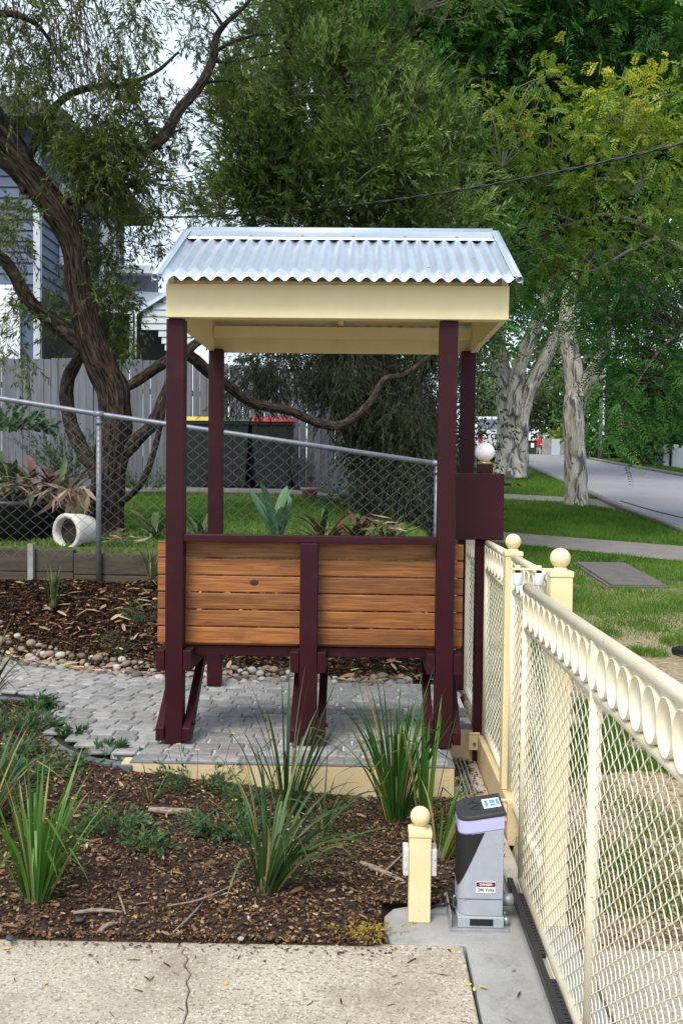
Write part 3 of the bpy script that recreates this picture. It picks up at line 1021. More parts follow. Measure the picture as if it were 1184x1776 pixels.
for x, y, wh in leaf_spots:                                 # stray dry leaves on the sheet
    z = ZE + sl * (y - RYF) + .016
    a = random.uniform(0, 6.28)
    c, s = math.cos(a) * .012, math.sin(a) * .012
    lf = MB(); lf.add([(x - c, y - s, z), (x + s * .4, y - c * .4, z + .002 + sl * (-c * .4)), (x + c, y + s, z + sl * s), (x - s * .4, y + c * .4, z + .003)], [(0, 1, 2, 3)])
    tag(lf.build("fallen_leaf", litter_m), "tiny dry leaf on the " + wh, "leaf", "dry leaves on the shelter roof")

# ------------------------------------------------------------------ lamp post with box
lp = empty("lamp_post", (0.686, 5.60, 0.0))
tag(lp, "maroon post with flat box panel and white globe lamp on top", "lamp post")
LO = Matrix.Translation((-0.686, -5.60, 0))
b = MB(); b.box(.643, .729, 5.557, 5.643, -0.02, 1.232); part(b, "post", maroon, lp, .004, off=LO)
b = MB(); b.box(.525, .787, 5.52, 5.68, 1.236, 1.602); part(b, "box", maroon, lp, .004, off=LO)
b = MB(); b.box(.645, .727, 5.56, 5.64, 1.604, 1.652); part(b, "post_head", maroon, lp, .003, off=LO)
b = MB(); b.box(.788, .832, 5.57, 5.63, 1.535, 1.55); part(b, "flag_arm", maroon, lp, .002, off=LO)
brass = simple("brass", (0.60, 0.42, 0.14), None, 10, 0.35, metal=0.8)
b = MB(); b.lathe([(0, 0), (.033, 0), (.036, .006), (.033, .012), (.028, .018), (0, .018)], 24, (0.686, 5.60, 1.653)); part(b, "collar", brass, lp, off=LO)
opal = simple("opal_glass", (0.90, 0.90, 0.90), (0.88, 0.88, 0.88), 3, 0.12)
opal.node_tree.nodes["Principled BSDF"].inputs["Subsurface Weight"].default_value = 0.25
opal.node_tree.nodes["Principled BSDF"].inputs["Subsurface Radius"].default_value = (.03, .03, .03)
b = MB(); b.lathe([(max(0.0, .0545 * math.sin(t)), -.0545 * math.cos(t)) for t in np.linspace(0.35, PI, 16)], 32, (0.686, 5.60, 1.722)); part(b, "globe", opal, lp, off=LO)

# ------------------------------------------------------------------ cream fence line with woven wire
fence_label = {}
ring_me = None


def ring_mesh(r, rz, w):
    b = MB()
    n = 28
    vs, fs = [], []
    for k in range(n):
        a = 2 * PI * k / n
        for rr, xx in ((1.0, -w / 2), (1.0, w / 2), (0.955, w / 2), (0.955, -w / 2)):
            vs.append((xx, r * rr * math.cos(a), rz * rr * math.sin(a)))
    for k in range(n):
        k2 = (k + 1) % n
        for j in range(4):
            j2 = (j + 1) % 4
            fs.append((k * 4 + j, k * 4 + j2, k2 * 4 + j2, k2 * 4 + j))
    b.add(vs, fs, True)
    me = b.mesh("ring")
    me.materials.append(fence_cream)
    return me


def chain(x, y0, y1, z0, z1, hw, pz, r, axis='y', sides=5, sub=4, ztop=None, zbot=None):
    """interlocked zigzag wires: each wire swings +-hw, repeats every pz upwards"""
    V, Fc = [], []
    nw = int(round((y1 - y0) / hw))
    base = 0
    for i in range(nw):
        yc = y0 + (i + 0.5) * hw
        za, zb = z0, z1
        if ztop is not None: zb = ztop(yc)
        if zbot is not None: za = zbot(yc)
        nseg = max(4, int((zb - za) / pz * 2 * sub))
        s = np.linspace(0, 1, nseg + 1)
        z = za + (zb - za) * s
        ph = (z - z0) / pz * 2 * PI + (PI if i % 2 else 0)
        tri = (2 / PI) * np.arcsin(0.97 * np.sin(ph))
        lat = yc + tri * hw * 0.58 * 1.0
        dep = 0.9 * r * np.cos(ph) * (1 if i % 2 == 0 else 1) + 0.7 * r * np.sin(ph)
        P = np.stack([np.full_like(z, x) + dep, lat, z], -1) if axis == 'y' else np.stack([lat, np.full_like(z, x) + dep, z], -1)
        T = nrm(np.gradient(P, axis=0))
        ref = np.array([1.0, 0, 0]) if axis == 'y' else np.array([0, 1.0, 0])
        S = nrm(np.cross(T, ref)); B = np.cross(T, S)
        ang = np.arange(sides) * 2 * PI / sides
        ringv = P[:, None, :] + r * (np.cos(ang)[None, :, None] * S[:, None, :] + np.sin(ang)[None, :, None] * B[:, None, :])
        V.append(ringv.reshape(-1, 3))
        n = len(P)
        idx = np.arange(n * sides).reshape(n, sides) + base
        nx_ = np.roll(idx, -1, axis=1)
        Fc.append(np.stack([idx[:-1], nx_[:-1], nx_[1:], idx[1:]], -1).reshape(-1, 4))
        base += n * sides
    return poly_mesh("wire_mesh", np.concatenate(V), np.concatenate(Fc), 4, smooth=True)


def panel(name, x, y0, y1, ztop, zbot, label, cat, tube_r=0.0175, stiles=(), ring=0.104, wire_r=0.0016):
    t = empty(name, (x, y0, zbot))
    tag(t, label, cat)
    O = Matrix.Translation((-x, -y0, -zbot))
    zr = ztop - tube_r                                   # centre of the top rail
    zm = zr - 0.121 - tube_r - 0.014
    b = MB(); b.tube([(x, y0, zr), (x, y1, zr)], tube_r, 14); part(b, "top_rail", fence_cream, t, off=O)
    b = MB(); b.tube([(x, y0 + .02, zm), (x, y1 - .02, zm)], 0.0135, 12); part(b, "middle_rail", fence_cream, t, off=O)
    b = MB(); b.tube([(x, y0 + .02, zbot + .02), (x, y1 - .02, zbot + .02)], 0.017, 12); part(b, "bottom_rail", fence_cream, t, off=O)
    for ys_ in (y0 + .012, y1 - .012) + tuple(stiles):
        b = MB(); b.tube([(x, ys_, zbot), (x, ys_, zr - tube_r * .6)], 0.0165, 12); part(b, "stile", fence_cream, t, off=O)
    n = int((y1 - y0 - .05) / ring)
    st_ = (y1 - y0 - .05) / n
    me = ring_mesh(st_ * 0.498, (zr - tube_r - zm - .0135) * 0.5 + .0008, 0.031)
    for i in range(n):
        o = link("ring", me, None, t)
        o.location = (0, .025 + (i + .5) * st_, (zr - tube_r + zm + .0135) / 2 - zbot)
    me = chain(x, y0 + .03, y1 - .03, zbot + .03, zm - .008, 0.037, 0.050, wire_r)
    me.transform(O)
    link("wire_mesh", me, wire_cream, t)
    return t, O


def ball_post(name, x, y, w, z0, ztop, label):
    t = empty(name, (x, y, z0))
    tag(t, label, "post")
    b = MB(); b.box(-w / 2, w / 2, -w / 2, w / 2, 0, ztop - z0 - .022); b.build("shaft", post_cream, t, .004)
    b = MB(); c = w / 2 + .003; b.box(-c, c, -c, c, ztop - z0 - .0215, ztop - z0); b.build("cap", post_cream, t, .004)
    r = w * 0.46
    hz = ztop - z0
    prof = [(r * .70, hz), (r * .74, hz + .005), (r * .60, hz + .010), (r * .55, hz + .016)]
    cz = hz + .013 + r * .86
    prof += [(r * math.sin(a), cz - r * math.cos(a)) for a in np.linspace(0.55, PI - .001, 18)]
    b = MB(); b.lathe(prof, 28); b.build("ball_finial", post_cream, t)
    return t


# base wall and fixed panels
fw_ = MB(); fw_.box(.667, .74, 4.40, 5.555, -.05, 0.145)
tag(fw_.build("fence_base_wall", wall_cream, None, .005), "low cream concrete footing wall under the wire fence panel", "wall")
panel("fence_panel", 0.703, 4.665, 5.545, 1.236, 0.155, "cream wire fence panel between the maroon lamp post and the farther ball post", "fence")
panel("fence_panel", 0.703, 5.66, 6.54, 1.236, 0.180, "cream wire fence panel behind the maroon lamp post", "fence")
panel("fence_panel", 0.703, 3.60, 4.575, 1.236, 0.100, "short cream wire fence panel between the two ball-topped posts", "fence")
ball_post("ball_post", 0.703, 4.62, 0.078, 0.146, 1.246, "cream square post with ball top at the end of the footing wall")
ball_post("ball_post", 0.706, 3.545, 0.078, -0.003, 1.262, "nearer and taller-looking cream ball-topped post just behind the sliding gate")

# sliding gate
gate, GO = panel("sliding_gate", 0.622, -0.6, 3.735, 1.196, 0.055, "long cream sliding gate with a row of rings and woven wire", "gate", 0.0178, stiles=(2.62, 1.5, 0.4))
b = MB(); b.box(.6025, .642, -.6, 3.735, 0.018, 0.076); part(b, "bottom_beam", fence_cream, gate, .004, off=GO)
b = MB(); b.box(.563, .583, -0.6, 3.70, 0.066, 0.094); part(b, "rack_bar", black_plastic, gate, .001, off=GO)
tooth = MB()
yy = -0.58
seg = 0
while yy < 3.73:
    if (seg // 7) % 4 != 3:
        tooth.prism([(0, .090), (.017, .090), (.013, .072), (.004, .072)], (.5835, yy, 0), (0, 1, 0), (0, 0, 1), (1, 0, 0), .0175)
    yy += 0.022; seg += 1
part(tooth, "rack_teeth", black_plastic, gate, off=GO)["kind"] = "stuff"
# guide rollers on a bracket between the posts, over the gate
gd = empty("gate_guide", (0.66, 3.70, 1.24))
tag(gd, "cream angle bracket with two pale nylon rollers guiding the gate top", "gate guide")
GDO = Matrix.Translation((-.66, -3.70, -1.24))
b = MB(); b.box(.560, .716, 3.690, 3.720, 1.247, 1.253); b.box(.700, .716, 3.586, 3.6895, 1.247, 1.253); b.box(.700, .716, 3.5845, 3.590, 1.16, 1.2465)
part(b, "bracket", post_cream, gd, .001, off=GDO)
nyl = simple("pale_nylon", (0.66, 0.72, 0.84), (0.60, 0.66, 0.80), 8, 0.4)
for x in (.583, .661):
    b = MB(); b.lathe([(0, 0), (.016, 0), (.0175, .004), (.0175, .042), (.016, .046), (0, .046)], 20, (x, 3.705, 1.190)); part(b, "roller", nyl, gd, off=GDO)
    b = MB(); b.lathe([(0.010, 0), (.010, .0095)], 12, (x, 3.705, 1.2365)); part(b, "spindle", dark_metal, gd, off=GDO)
    b = MB(); b.lathe([(0, .010), (.010, .010), (.010, 0)], 6, (x, 3.705, 1.2535)); part(b, "nut", post_cream, gd, off=GDO)
# track on the ground
tk = empty("gate_track", (0.567, 4.7, -0.006))
tag(tk, "narrow aluminium ground track for the sliding gate", "track")
TO = Matrix.Translation((-.567, -4.7, .006))
alu = simple("aluminium", (0.46, 0.47, 0.48), (0.34, 0.35, 0.36), 15, 0.4, 0.1, 90, metal=0.6)
for x in (.545, .567, .589):
    b = MB(); b.box(x - .004, x + .004, 3.70, 5.58, -.002, .012); part(b, "track_rail", alu, tk, .001, off=TO)
b = MB(); b.box(.535, .599, 3.70, 5.585, -.0055, -.0025); part(b, "track_plate", alu, tk, off=TO)
# anchor plates at the fence feet
for (x, y, z, l) in ((.660, 4.44, 0.10, "cream bolted foot bracket at the end of the footing wall"), (.648, 5.548, 0.11, "cream bolted foot bracket on the maroon lamp post")):
    a = empty("foot_bracket", (x, y, z)); tag(a, l, "bracket")
    b = MB(); b.box(-.03, .03, -.006, .0, -.05, .05); b.box(-.03, .03, -.012, -.0065, .040, .05); b.build("plate", post_cream, a, .002)
    b = MB(); b.tube([(0, -.0065, -.015), (0, -.014, -.015)], .009, 8); b.build("bolt", wire_grey, a)

# ------------------------------------------------------------------ gate opener
mo = empty("gate_opener", (0.440, 3.56, -0.003))
tag(mo, "grey and black sliding gate motor with lavender light band and danger sticker", "gate motor")
op_grey = simple("opener_grey", (0.36, 0.385, 0.42), (0.33, 0.355, 0.39), 30, 0.55, 0.08, 400)
op_black = simple("opener_black", (0.010, 0.010, 0.012), None, 30, 0.5, 0.05, 400)
op_cap = simple("opener_cap", (0.035, 0.036, 0.042), (0.028, 0.029, 0.034), 30, 0.5, 0.1, 300)
op_light = simple("lavender_lens", (0.46, 0.46, 0.72), (0.42, 0.42, 0.69), 10, 0.3, 0.05, 300)
zinc_plate = simple("zinc_plate", (0.42, 0.47, 0.47), (0.30, 0.34, 0.34), 20, 0.45, metal=0.5)


def rounded(x0, x1, y0, y1, rl, n=8):
    """plan outline with both left corners rounded"""
    P = [(x1, y0), (x1, y1)]
    P += [(x0 + rl + rl * math.cos(a), y1 - rl + rl * math.sin(a)) for a in np.linspace(PI / 2, PI, n)]
    P += [(x0 + rl + rl * math.cos(a), y0 + rl + rl * math.sin(a)) for a in np.linspace(PI, 1.5 * PI, n)]
    return P


def slant_prism(poly, zb, zt):
    """zb, zt: functions of (x,y)"""
    n = len(poly)
    b = MB()
    vs = [(x, y, zb(x, y)) for x, y in poly] + [(x, y, zt(x, y)) for x, y in poly]
    b.add(vs, [list(range(n))[::-1], list(range(n, 2 * n))] + [(i, (i + 1) % n, n + (i + 1) % n, n + i) for i in range(n)])
    return b


cst = lambda c: (lambda x, y: c)
ol = rounded(-.080, .076, -.085, .085, .045)
tilt = lambda c: (lambda x, y: c + 0.17 * (x + .08) + 0.05 * y)
slant_prism(ol, cst(.048), tilt(.338)).build("housing", op_grey, mo, .003)
ol2 = rounded(-.082, .078, -.087, .087, .047)
slant_prism(ol2, tilt(.3385), tilt(.385)).build("light_band", op_light, mo, .003)
ol3 = rounded(-.085, .081, -.091, .091, .050)
slant_prism(ol3, tilt(.3855), tilt(.402)).build("lid", op_cap, mo, .005)
# black wedge wrapped round the left corner
wp = [p for p in rounded(-.0815, .076, -.0865, .0865, .0465)]
arc = wp[2:]
xs_w = [(.008, -.0865)] + arc[::-1][:0]
b = MB()
front = [(.010, .332 + .17 * .09), (-.035, .332 + .17 * .045), (-.035, .172), (-.010, .232)]
fpl = [Vector((x, -.0868, z)) for x, z in ((.008, .3465), (-.035, .3395), (-.035, .247), (-.0135, .297))]
b.add(fpl, [(0, 1, 2, 3)])
ap = arc[8:]                                            # lower-left corner arc from the left side to the front
cv, cf = [], []
for k, (x, y) in enumerate(ap):
    t = k / (len(ap) - 1)
    cv += [(x - .0004, y - .0004, .145 + (x + .08) * 2.27), (x - .0004, y - .0004, .338 + .17 * (x + .08) + .05 * y - .0006)]
for k in range(len(ap) - 1):
    cf.append((2 * k, 2 * k + 2, 2 * k + 3, 2 * k + 1))
b.add(cv, cf, True)
b.add([(-.0819, ap[0][1], .145), (-.0819, .04, .145), (-.0819, .04, .339), (-.0819, ap[0][1], .336)], [(0, 1, 2, 3)])
b.build("black_panel", op_black, mo)
b = MB(); b.box(-.082, .080, -.094, .094, .010, .0475); b.build("base_skirt", op_grey, mo, .003)
b = MB(); b.box(-.0805, .0765, -.0860, -.0852, .108, .110); b.build("seam", op_cap, mo)
b = MB(); b.box(-.040, .042, -.0955, -.0945, .018, .042); b.build("cover_tape", op_black, mo, .001)
b = MB(); b.box(-.110, .098, -.105, .11, .0, .0095); b.build("mount_plate", zinc_plate, mo, .001)
b = MB(); b.box(-.108, -.1035, -.10, .10, .010, .055); b.build("side_flange", zinc_plate, mo, .001)
b = MB(); b.tube([(-.0835, -.03, .075), (-.089, -.03, .075)], .016, 12); b.build("cable_gland", op_black, mo)
for k, yg in enumerate((-.02, .0)):
    b = MB(); b.lathe([(0, 0), (.011, 0), (.011, .026), (0, .026)], 12); o = b.build("bolt", zinc_plate, mo); o.location = (.092, -.06 + k * .05, .010)
b = MB(); b.tube([(.078, .0, .073), (.135, .0, .073)], .022, 14); b.build("drive_pinion", zinc_plate, mo)


def text(body, size, mat, parent, loc, rot, name="lettering", sx=1.0, bold=0.0):
    cu = bpy.data.curves.new(name, 'FONT')
    cu.body = body
    cu.size = size
    cu.align_x = 'CENTER'
    cu.align_y = 'CENTER'
    cu.extrude = 0.0002
    cu.offset = bold
    o = bpy.data.objects.new(name, cu)
    COL.objects.link(o)
    dg = bpy.context.evaluated_depsgraph_get()
    me = bpy.data.meshes.new_from_object(o.evaluated_get(dg))
    bpy.data.objects.remove(o, do_unlink=True)
    o = link(name, me, None, parent)
    me.materials.clear()
    me.materials.append(mat)
    o.location, o.rotation_euler, o.scale = loc, rot, (sx, 1, 1)
    return o


st_white = simple("sticker_white", (0.80, 0.80, 0.80), (0.76, 0.76, 0.76), 20, 0.4)
st_red = simple("sticker_red", (0.50, 0.03, 0.03), (0.42, 0.02, 0.02), 20, 0.4)
st_blue = simple("sticker_blue", (0.12, 0.33, 0.62), (0.10, 0.28, 0.55), 20, 0.4)
b = MB(); b.box(-.0185, .0485, -.0866, -.0856, .132, .172)
stk = b.build("danger_sticker", st_white, mo); stk["label"] = "white sticker with red danger band reading 240 volts"
b = MB(); b.box(-.0175, .0475, -.0872, -.0868, .154, .170); b.build("sticker_band", op_black, stk)
b = MB(); b.prism([(.0295 * math.cos(a), .0062 * math.sin(a)) for a in np.linspace(0, 2 * PI, 24, endpoint=False)], (.015, -.0873, .162), (1, 0, 0), (0, 0, 1), (0, -1, 0), .0003); b.build("sticker_oval", st_red, stk)
text("DANGER", .0105, st_white, stk, (.015, -.0878, .162), (PI / 2, 0, 0), sx=1.05, bold=.0002)
text("240 Volts", .0150, op_black, stk, (.015, -.0870, .1425), (PI / 2, 0, 0), sx=0.98, bold=.0003)
ti = Matrix.Rotation(-math.atan(.17), 4, 'Y') @ Matrix.Rotation(math.atan(.05), 4, 'X')


def on_lid(x, y, dz=0.0):
    return (x, y, .402 + .17 * (x + .08) + .05 * y + dz)


b = MB(); b.box(-.031, .031, -.042, .042, 0, .0008); ls = b.build("lid_sticker", st_white, mo)
ls.matrix_local = Matrix.Translation(on_lid(.040, .0, .0012)) @ ti
for (x, y, w, h) in ((-.018, .0, .012, .06), (.004, .012, .02, .03), (.004, -.018, .018, .018), (.022, .006, .010, .05)):
    b = MB(); b.box(x - w / 2, x + w / 2, y - h / 2, y + h / 2, .0009, .0012); b.build("sticker_print", st_blue, ls)
for (x, y, a) in ((-.022, -.01, .5), (-.012, .02, -.6), (-.03, .03, .9), (-.018, -.035, -.4)):
    b = MB(); b.box(-.018, .018, -.003, .003, -.0005, .0018); o = b.build("logo_stroke", op_black, mo, .0008)
    o.matrix_local = Matrix.Translation(on_lid(x, y)) @ ti @ Matrix.Rotation(a, 4, 'Z')

# power bollard
bo = ball_post("power_bollard", 0.227, 3.555, 0.078, -0.003, 0.326, "short cream ball-topped bollard with grey power outlets on both sides")
bo["category"] = "bollard"
outm = simple("outlet_grey", (0.58, 0.58, 0.56), (0.52, 0.52, 0.50), 20, 0.5)
for s in (-1, 1):
    b = MB(); x0, x1 = sorted((s * .0395, s * .060)); b.box(x0, x1, -.028, .045, .165, .262)
    ob = b.build("power_outlet", outm, bo, .004)
    for z in (.19, .225):
        b = MB(); x0, x1 = sorted((s * .048, s * .056)); b.box(x0, x1, -.0315, -.0285, z, z + .012); b.build("switch", outm, ob, .001)
b = MB()
b.tube(catmull([(.045, .02, .03), (.08, -.005, .055), (.11, .0, .05), (.135, .01, .02), (.16, .02, .012)], 16), .006, 8)
o = b.build("cable", black_plastic, bo)

# inspection cover in the grass
ic = empty("inspection_cover", (2.95, 11.5, float(zs(11.5))))
tag(ic, "flat grey concrete inspection cover set in the lawn", "inspection cover")
cov = simple("cover_concrete", (0.13, 0.115, 0.105), (0.085, 0.075, 0.07), 6, 0.9, 0.3, 40)
M = Matrix.Rotation(math.radians(2), 4, 'Z') @ Matrix.Rotation(math.atan(.07), 4, 'X')
b = MB(); b.box(-.29, .29, -.76, .76, -.03, .035, M); b.build("lid", cov, ic, .01)
b = MB(); b.box(-.33, .33, -.80, -.765, -.03, .02, M); b.box(-.33, .33, .765, .80, -.03, .02, M); b.box(-.33, -.295, -.76, .76, -.03, .02, M); b.box(.295, .33, -.76, .76, -.03, .02, M); b.build("frame", cov, ic, .004)

# ------------------------------------------------------------------ wire fence on the retaining sleepers
cf = empty("chain_link_fence", (-2.09, 7.95, 0.70))
tag(cf, "galvanised chain-link fence with sloping top pipe behind the bench", "fence")
CO = Matrix.Translation((2.09, -7.95, -0.70))
rail_z = lambda x: 2.04 - 0.1355 * (x + 2.09) + 0.012 * max(0, -2.09 - x)
b = MB(); b.tube([(x, 7.95, rail_z(x)) for x in (-4.6, -3.4, -2.09, -0.7, 0.62)], .0215, 14); part(b, "top_pipe", pipe_galv, cf, off=CO)
for x in (-4.4, -2.085, 0.60):
    zb = 0.68 if x < 0 else 0.45
    b = MB(); b.tube([(x, 7.95, zb), (x, 7.95, rail_z(x) - .02)], .021, 14); po = part(b, "pipe_post", pipe_galv, cf, off=CO)
    b = MB(); b.tube([(x, 7.95, rail_z(x) - .085), (x, 7.95, rail_z(x) - .055)], .026, 14); b.tube([(x - .04, 7.95, rail_z(x - .04)), (x + .04, 7.95, rail_z(x + .04))], .0265, 14); part(b, "clamp", pipe_galv, po, off=CO)
me = chain(7.925, -4.5, 0.60, 0.6, 2.0, 0.052, 0.088, .0014, axis='x', sides=4, sub=3, ztop=lambda x: rail_z(x) - .01, zbot=lambda x: 0.9 if x < -.9 else .7)
me.transform(CO)
link("wire_mesh", me, wire_grey, cf)
rw = empty("sleeper_wall", (-2.0, 8.03, 0.6))
tag(rw, "old timber sleeper retaining wall below the chain-link fence", "wall")
RO = Matrix.Translation((2.0, -8.03, -.6))
for (x0, x1, z0, z1) in ((-4.6, -2.30, .60, .77), (-4.6, -2.30, .775, .955), (-2.297, -0.2, .58, .75), (-2.297, -0.2, .755, .925), (-.197, .62, .56, .73), (-.197, .62, .735, .89)):
    b = MB(); b.box(x0, x1, 7.985, 8.07, z0, z1); part(b, "sleeper", sleeper_m, rw, .008, off=RO)
b = MB(); b.box(-2.655, -2.61, 7.94, 7.984, .55, 1.0); part(b, "stake", pole_m, rw, .004, off=RO)

# ------------------------------------------------------------------ paling fence
pf = empty("paling_fence", (-2.0, 14.5, 1.3))
tag(pf, "weathered grey vertical paling fence across the back of the yard", "fence")
proto = []
for k in range(6):
    b = MB(); b.box(-.049, .049, -.008, .008, 0, 1.0); me = b.mesh("paling", .003, 1); me.materials.append(paling_m); proto.append(me)
x = -6.3; k = 0
while x < 0.95:
    zt_ = np.interp(x, [-6.3, -2.9, -1.06, .6, 2], [3.20, 3.19, 3.08, 2.97, 2.86]) + random.uniform(-.012, .012)
    zb_ = float(zn(x, 14.45)) - .02
    o = link("paling", proto[k % 6], None, pf)
    o.location = (x + 2.0, random.uniform(-.012, .004), zb_ - 1.3)
    o.scale = (1, 1, zt_ - zb_)
    o.rotation_euler = (0, random.uniform(-.006, .006), 0)
    x += .103; k += 1
for z in (1.75, 2.75):
    b = MB(); b.bar((-6.3, 14.54, z + .1), (0.95, 14.54, z - .15), .04, .08); part(b, "fence_rail", paling_m, pf, .003, off=Matrix.Translation((2.0, -14.5, -1.3)))
b = MB(); b.tube([(-1.32, 14.44, 1.3), (-1.32, 14.44, 3.02)], .03, 12); b.lathe([(.036, 0), (.036, .02), (0, .03)], 12, (-1.32, 14.44, 3.02))
tag(b.build("steel_pole", simple("blue_grey_pole", (0.22, 0.27, 0.36), None, 6, 0.5, metal=.3)), "slim blue-grey steel pole in front of the paling fence", "pole")


# ------------------------------------------------------------------ wheelie bins
bin_green = simple("bin_green", (0.012, 0.022, 0.018), (0.009, 0.017, 0.014), 8, 0.5)
lid_yellow = simple("lid_yellow", (0.62, 0.46, 0.04), None, 8, 0.45)
lid_green = simple("lid_green", (0.03, 0.09, 0.06), None, 8, 0.45)
lid_red = simple("lid_red", (0.55, 0.03, 0.045), None, 8, 0.45)


def bin_(px, lid, label, Y=13.95):
    p = U(px, 800, Y=Y)
    z = float(zn(p.x, Y)) + .02
    t = empty("wheelie_bin", (p.x, Y, z))
    tag(t, label, "bin", "wheelie bins by the paling fence")
    b = MB()
    w0, w1, d0, d1, h = .22, .27, .24, .31, .92
    vs = [(-w0, -d0, .03), (w0, -d0, .03), (w0, d0, .03), (-w0, d0, .03), (-w1, -d1, h), (w1, -d1, h), (w1, d1, h), (-w1, d1, h)]
    b.add(vs, [(3, 2, 1, 0), (4, 5, 6, 7), (0, 1, 5, 4), (1, 2, 6, 5), (2, 3, 7, 6), (3, 0, 4, 7)])
    b.box(-.285, .285, -.325, .32, h - .05, h - .005)
    b.build("body", bin_green, t, .012)
    b = MB()
    vs = [(-.295, -.345, h), (.295, -.345, h), (.295, .33, h + .01), (-.295, .33, h + .01), (-.25, -.29, h + .06), (.25, -.29, h + .06), (.25, .28, h + .09), (-.25, .28, h + .09)]
    b.add(vs, [(3, 2, 1, 0), (4, 5, 6, 7), (0, 1, 5, 4), (1, 2, 6, 5), (2, 3, 7, 6), (3, 0, 4, 7)])
    b.build("lid", lid, t, .012)
    b = MB(); b.tube([(-.24, .37, h - .02), (.24, .37, h - .02)], .016, 8); b.build("handle", bin_green, t)
    for s in (-1, 1):
        b = MB(); b.tube([(s * .235, .26, .10), (s * .285, .26, .10)], .10, 16); b.build("wheel", black_plastic, t)
    return t


bin_(337, lid_yellow, "dark green wheelie bin with a yellow lid")
bin_(402, lid_green, "dark green wheelie bin with a green lid")
bin_(474, lid_red, "dark green wheelie bin with a red lid")

# ------------------------------------------------------------------ pots in the yard
ct = empty("tipped_pot", (-2.40, 8.135, 1.085), math.radians(-28))
tag(ct, "round white pot lying on its side on the sleeper wall", "pot")
wp_ = simple("chipped_white_pot", (0.66, 0.64, 0.60), (0.50, 0.47, 0.42), 8, 0.6, 0.2, 40, grime=(7, (0.20, 0.17, 0.13), 0.56, 0.8))
b = MB()
prof = [(.0, .30), (.10, .30), (.135, .25), (.155, .16), (.160, .05), (.165, .0), (.150, -.012), (.125, -.006), (.122, .05), (.12, .2), (0, .24)]
b.lathe([(r_ * .94, z_ * 1.0) for r_, z_ in prof], 32)
o = b.build("shell", wp_, ct); o.data.transform(Matrix.Rotation(-PI / 2, 4, 'X')); o.location = (0, 0, 0)
b = MB(); b.lathe([(0, .0), (.119, .0), (.119, -.01), (0, -.01)], 24); o = b.build("dark_soil_plug", soil, ct); o.data.transform(Matrix.Rotation(-PI / 2, 4, 'X')); o.location = (0, .07, 0)
bp_ = empty("black_planter", (-3.02, 8.62, 0.98))
tag(bp_, "big black plastic planter full of bromeliads at the left", "planter")
b = MB(); b.lathe([(0, 0), (.36, 0), (.47, .30), (.50, .31), (.50, .35), (.46, .35), (.45, .30), (0, .29)], 40); b.build("tub", black_plastic, bp_)
b = MB(); b.lathe([(0, .305), (.45, .30)], 24); b.build("soil", soil, bp_)
pk = empty("pink_pot", tuple(U(537, 860, Y=12.9)[:2]) + (float(zn(-.65, 12.9)),))
tag(pk, "small pink terracotta pot with a thin bare plant by the paling fence", "pot")
b = MB(); b.lathe([(0, 0), (.075, 0), (.105, .13), (.118, .13), (.118, .165), (.10, .165), (.095, .12), (0, .12)], 24); b.build("pot", simple("pink_terracotta", (0.50, 0.27, 0.22), None, 9, 0.8), pk)
b = MB()
for a in range(6):
    an = a * 1.05
    b.tube(catmull([(0, 0, .12), (.03 * math.cos(an), .03 * math.sin(an), .35), (.09 * math.cos(an), .09 * math.sin(an), .5 + .08 * a)], 10), [.008, .003], 6)
b.build("stem", twig_m, pk)

# ------------------------------------------------------------------ the house next door
HY, HX, HB = 18.0, -5.80, 24.6                         # front face, street-side face, back
hs_ = empty("neighbour_house", (HX, HY, 1.4))
tag(hs_, "two-storey blue-grey weatherboard house behind the left tree", "house")
HO = Matrix.Translation((-HX, -HY, -1.4))
ztop, zmid = 7.65, U(30, 492, Y=HY).z
b = MB(); b.box(-13, HX - .06, HY + .06, HB, 1.3, ztop); part(b, "wall", house_blue, hs_, off=HO)
z = zmid
while z < ztop - .05:
    b = MB()
    b.prism([(0, 0), (.040, 0), (.010, .190), (0, .190)], (-13, HY + .058, z), (0, -1, 0), (0, 0, 1), (1, 0, 0), 13 + HX - .07)
    part(b, "weatherboard", house_blue, hs_, off=HO)
    b = MB()
    b.prism([(0, 0), (.040, 0), (.010, .190), (0, .190)], (HX - .058, HY + .07, z), (1, 0, 0), (0, 0, 1), (0, 1, 0), HB - HY - .08)
    part(b, "weatherboard", house_blue, hs_, off=HO)
    z += .192
b = MB(); b.box(-13, HX - .35, HY - .01, HY + .055, 1.3, zmid - .02); part(b, "rendered_wall", white_paint, hs_, off=HO)
b = MB(); b.box(HX - .055, HX - .02, HY + .1, HB, 1.3, zmid - .02); part(b, "garage_door", house_dark, hs_, off=HO)
b = MB(); b.box(HX - .10, HX + .02, HY - .02, HY + .10, 1.3, ztop); part(b, "corner_board", lite_board, hs_, off=HO)
b = MB()
b.prism([(-13.5, 0), (HX + .55, 0), (HX + .60, .16), (HX - 2.2, .75), (-13.5, .75)], (0, HY - .6, ztop + .01), (1, 0, 0), (0, 0, 1), (0, 1, 0), HB - HY + 1.1)
part(b, "roof", house_dark, hs_, .01, off=HO)
for (px0, px1, za, zc) in ((108, 142, 5.6, 7.0), (176, 205, 5.3, 7.2)):      # windows in the street-side face
    ya, yc = U(px0, 500, X=HX).y, U(px1, 500, X=HX).y
    b = MB(); fr = .07; x0, x1 = HX - .03, HX + .03
    b.box(x0, x1, ya - fr, yc + fr, zc, zc + fr); b.box(x0, x1, ya - fr, yc + fr, za - fr, za); b.box(x0, x1, ya - fr, ya, za + .001, zc - .001); b.box(x0, x1, yc, yc + fr, za + .001, zc - .001)
    w = part(b, "window", white_paint, hs_, off=HO)
    b = MB(); b.box(HX - .03, HX - .005, ya, yc, za, zc); g = b.build("pane", glass, w); g.data.transform(HO)

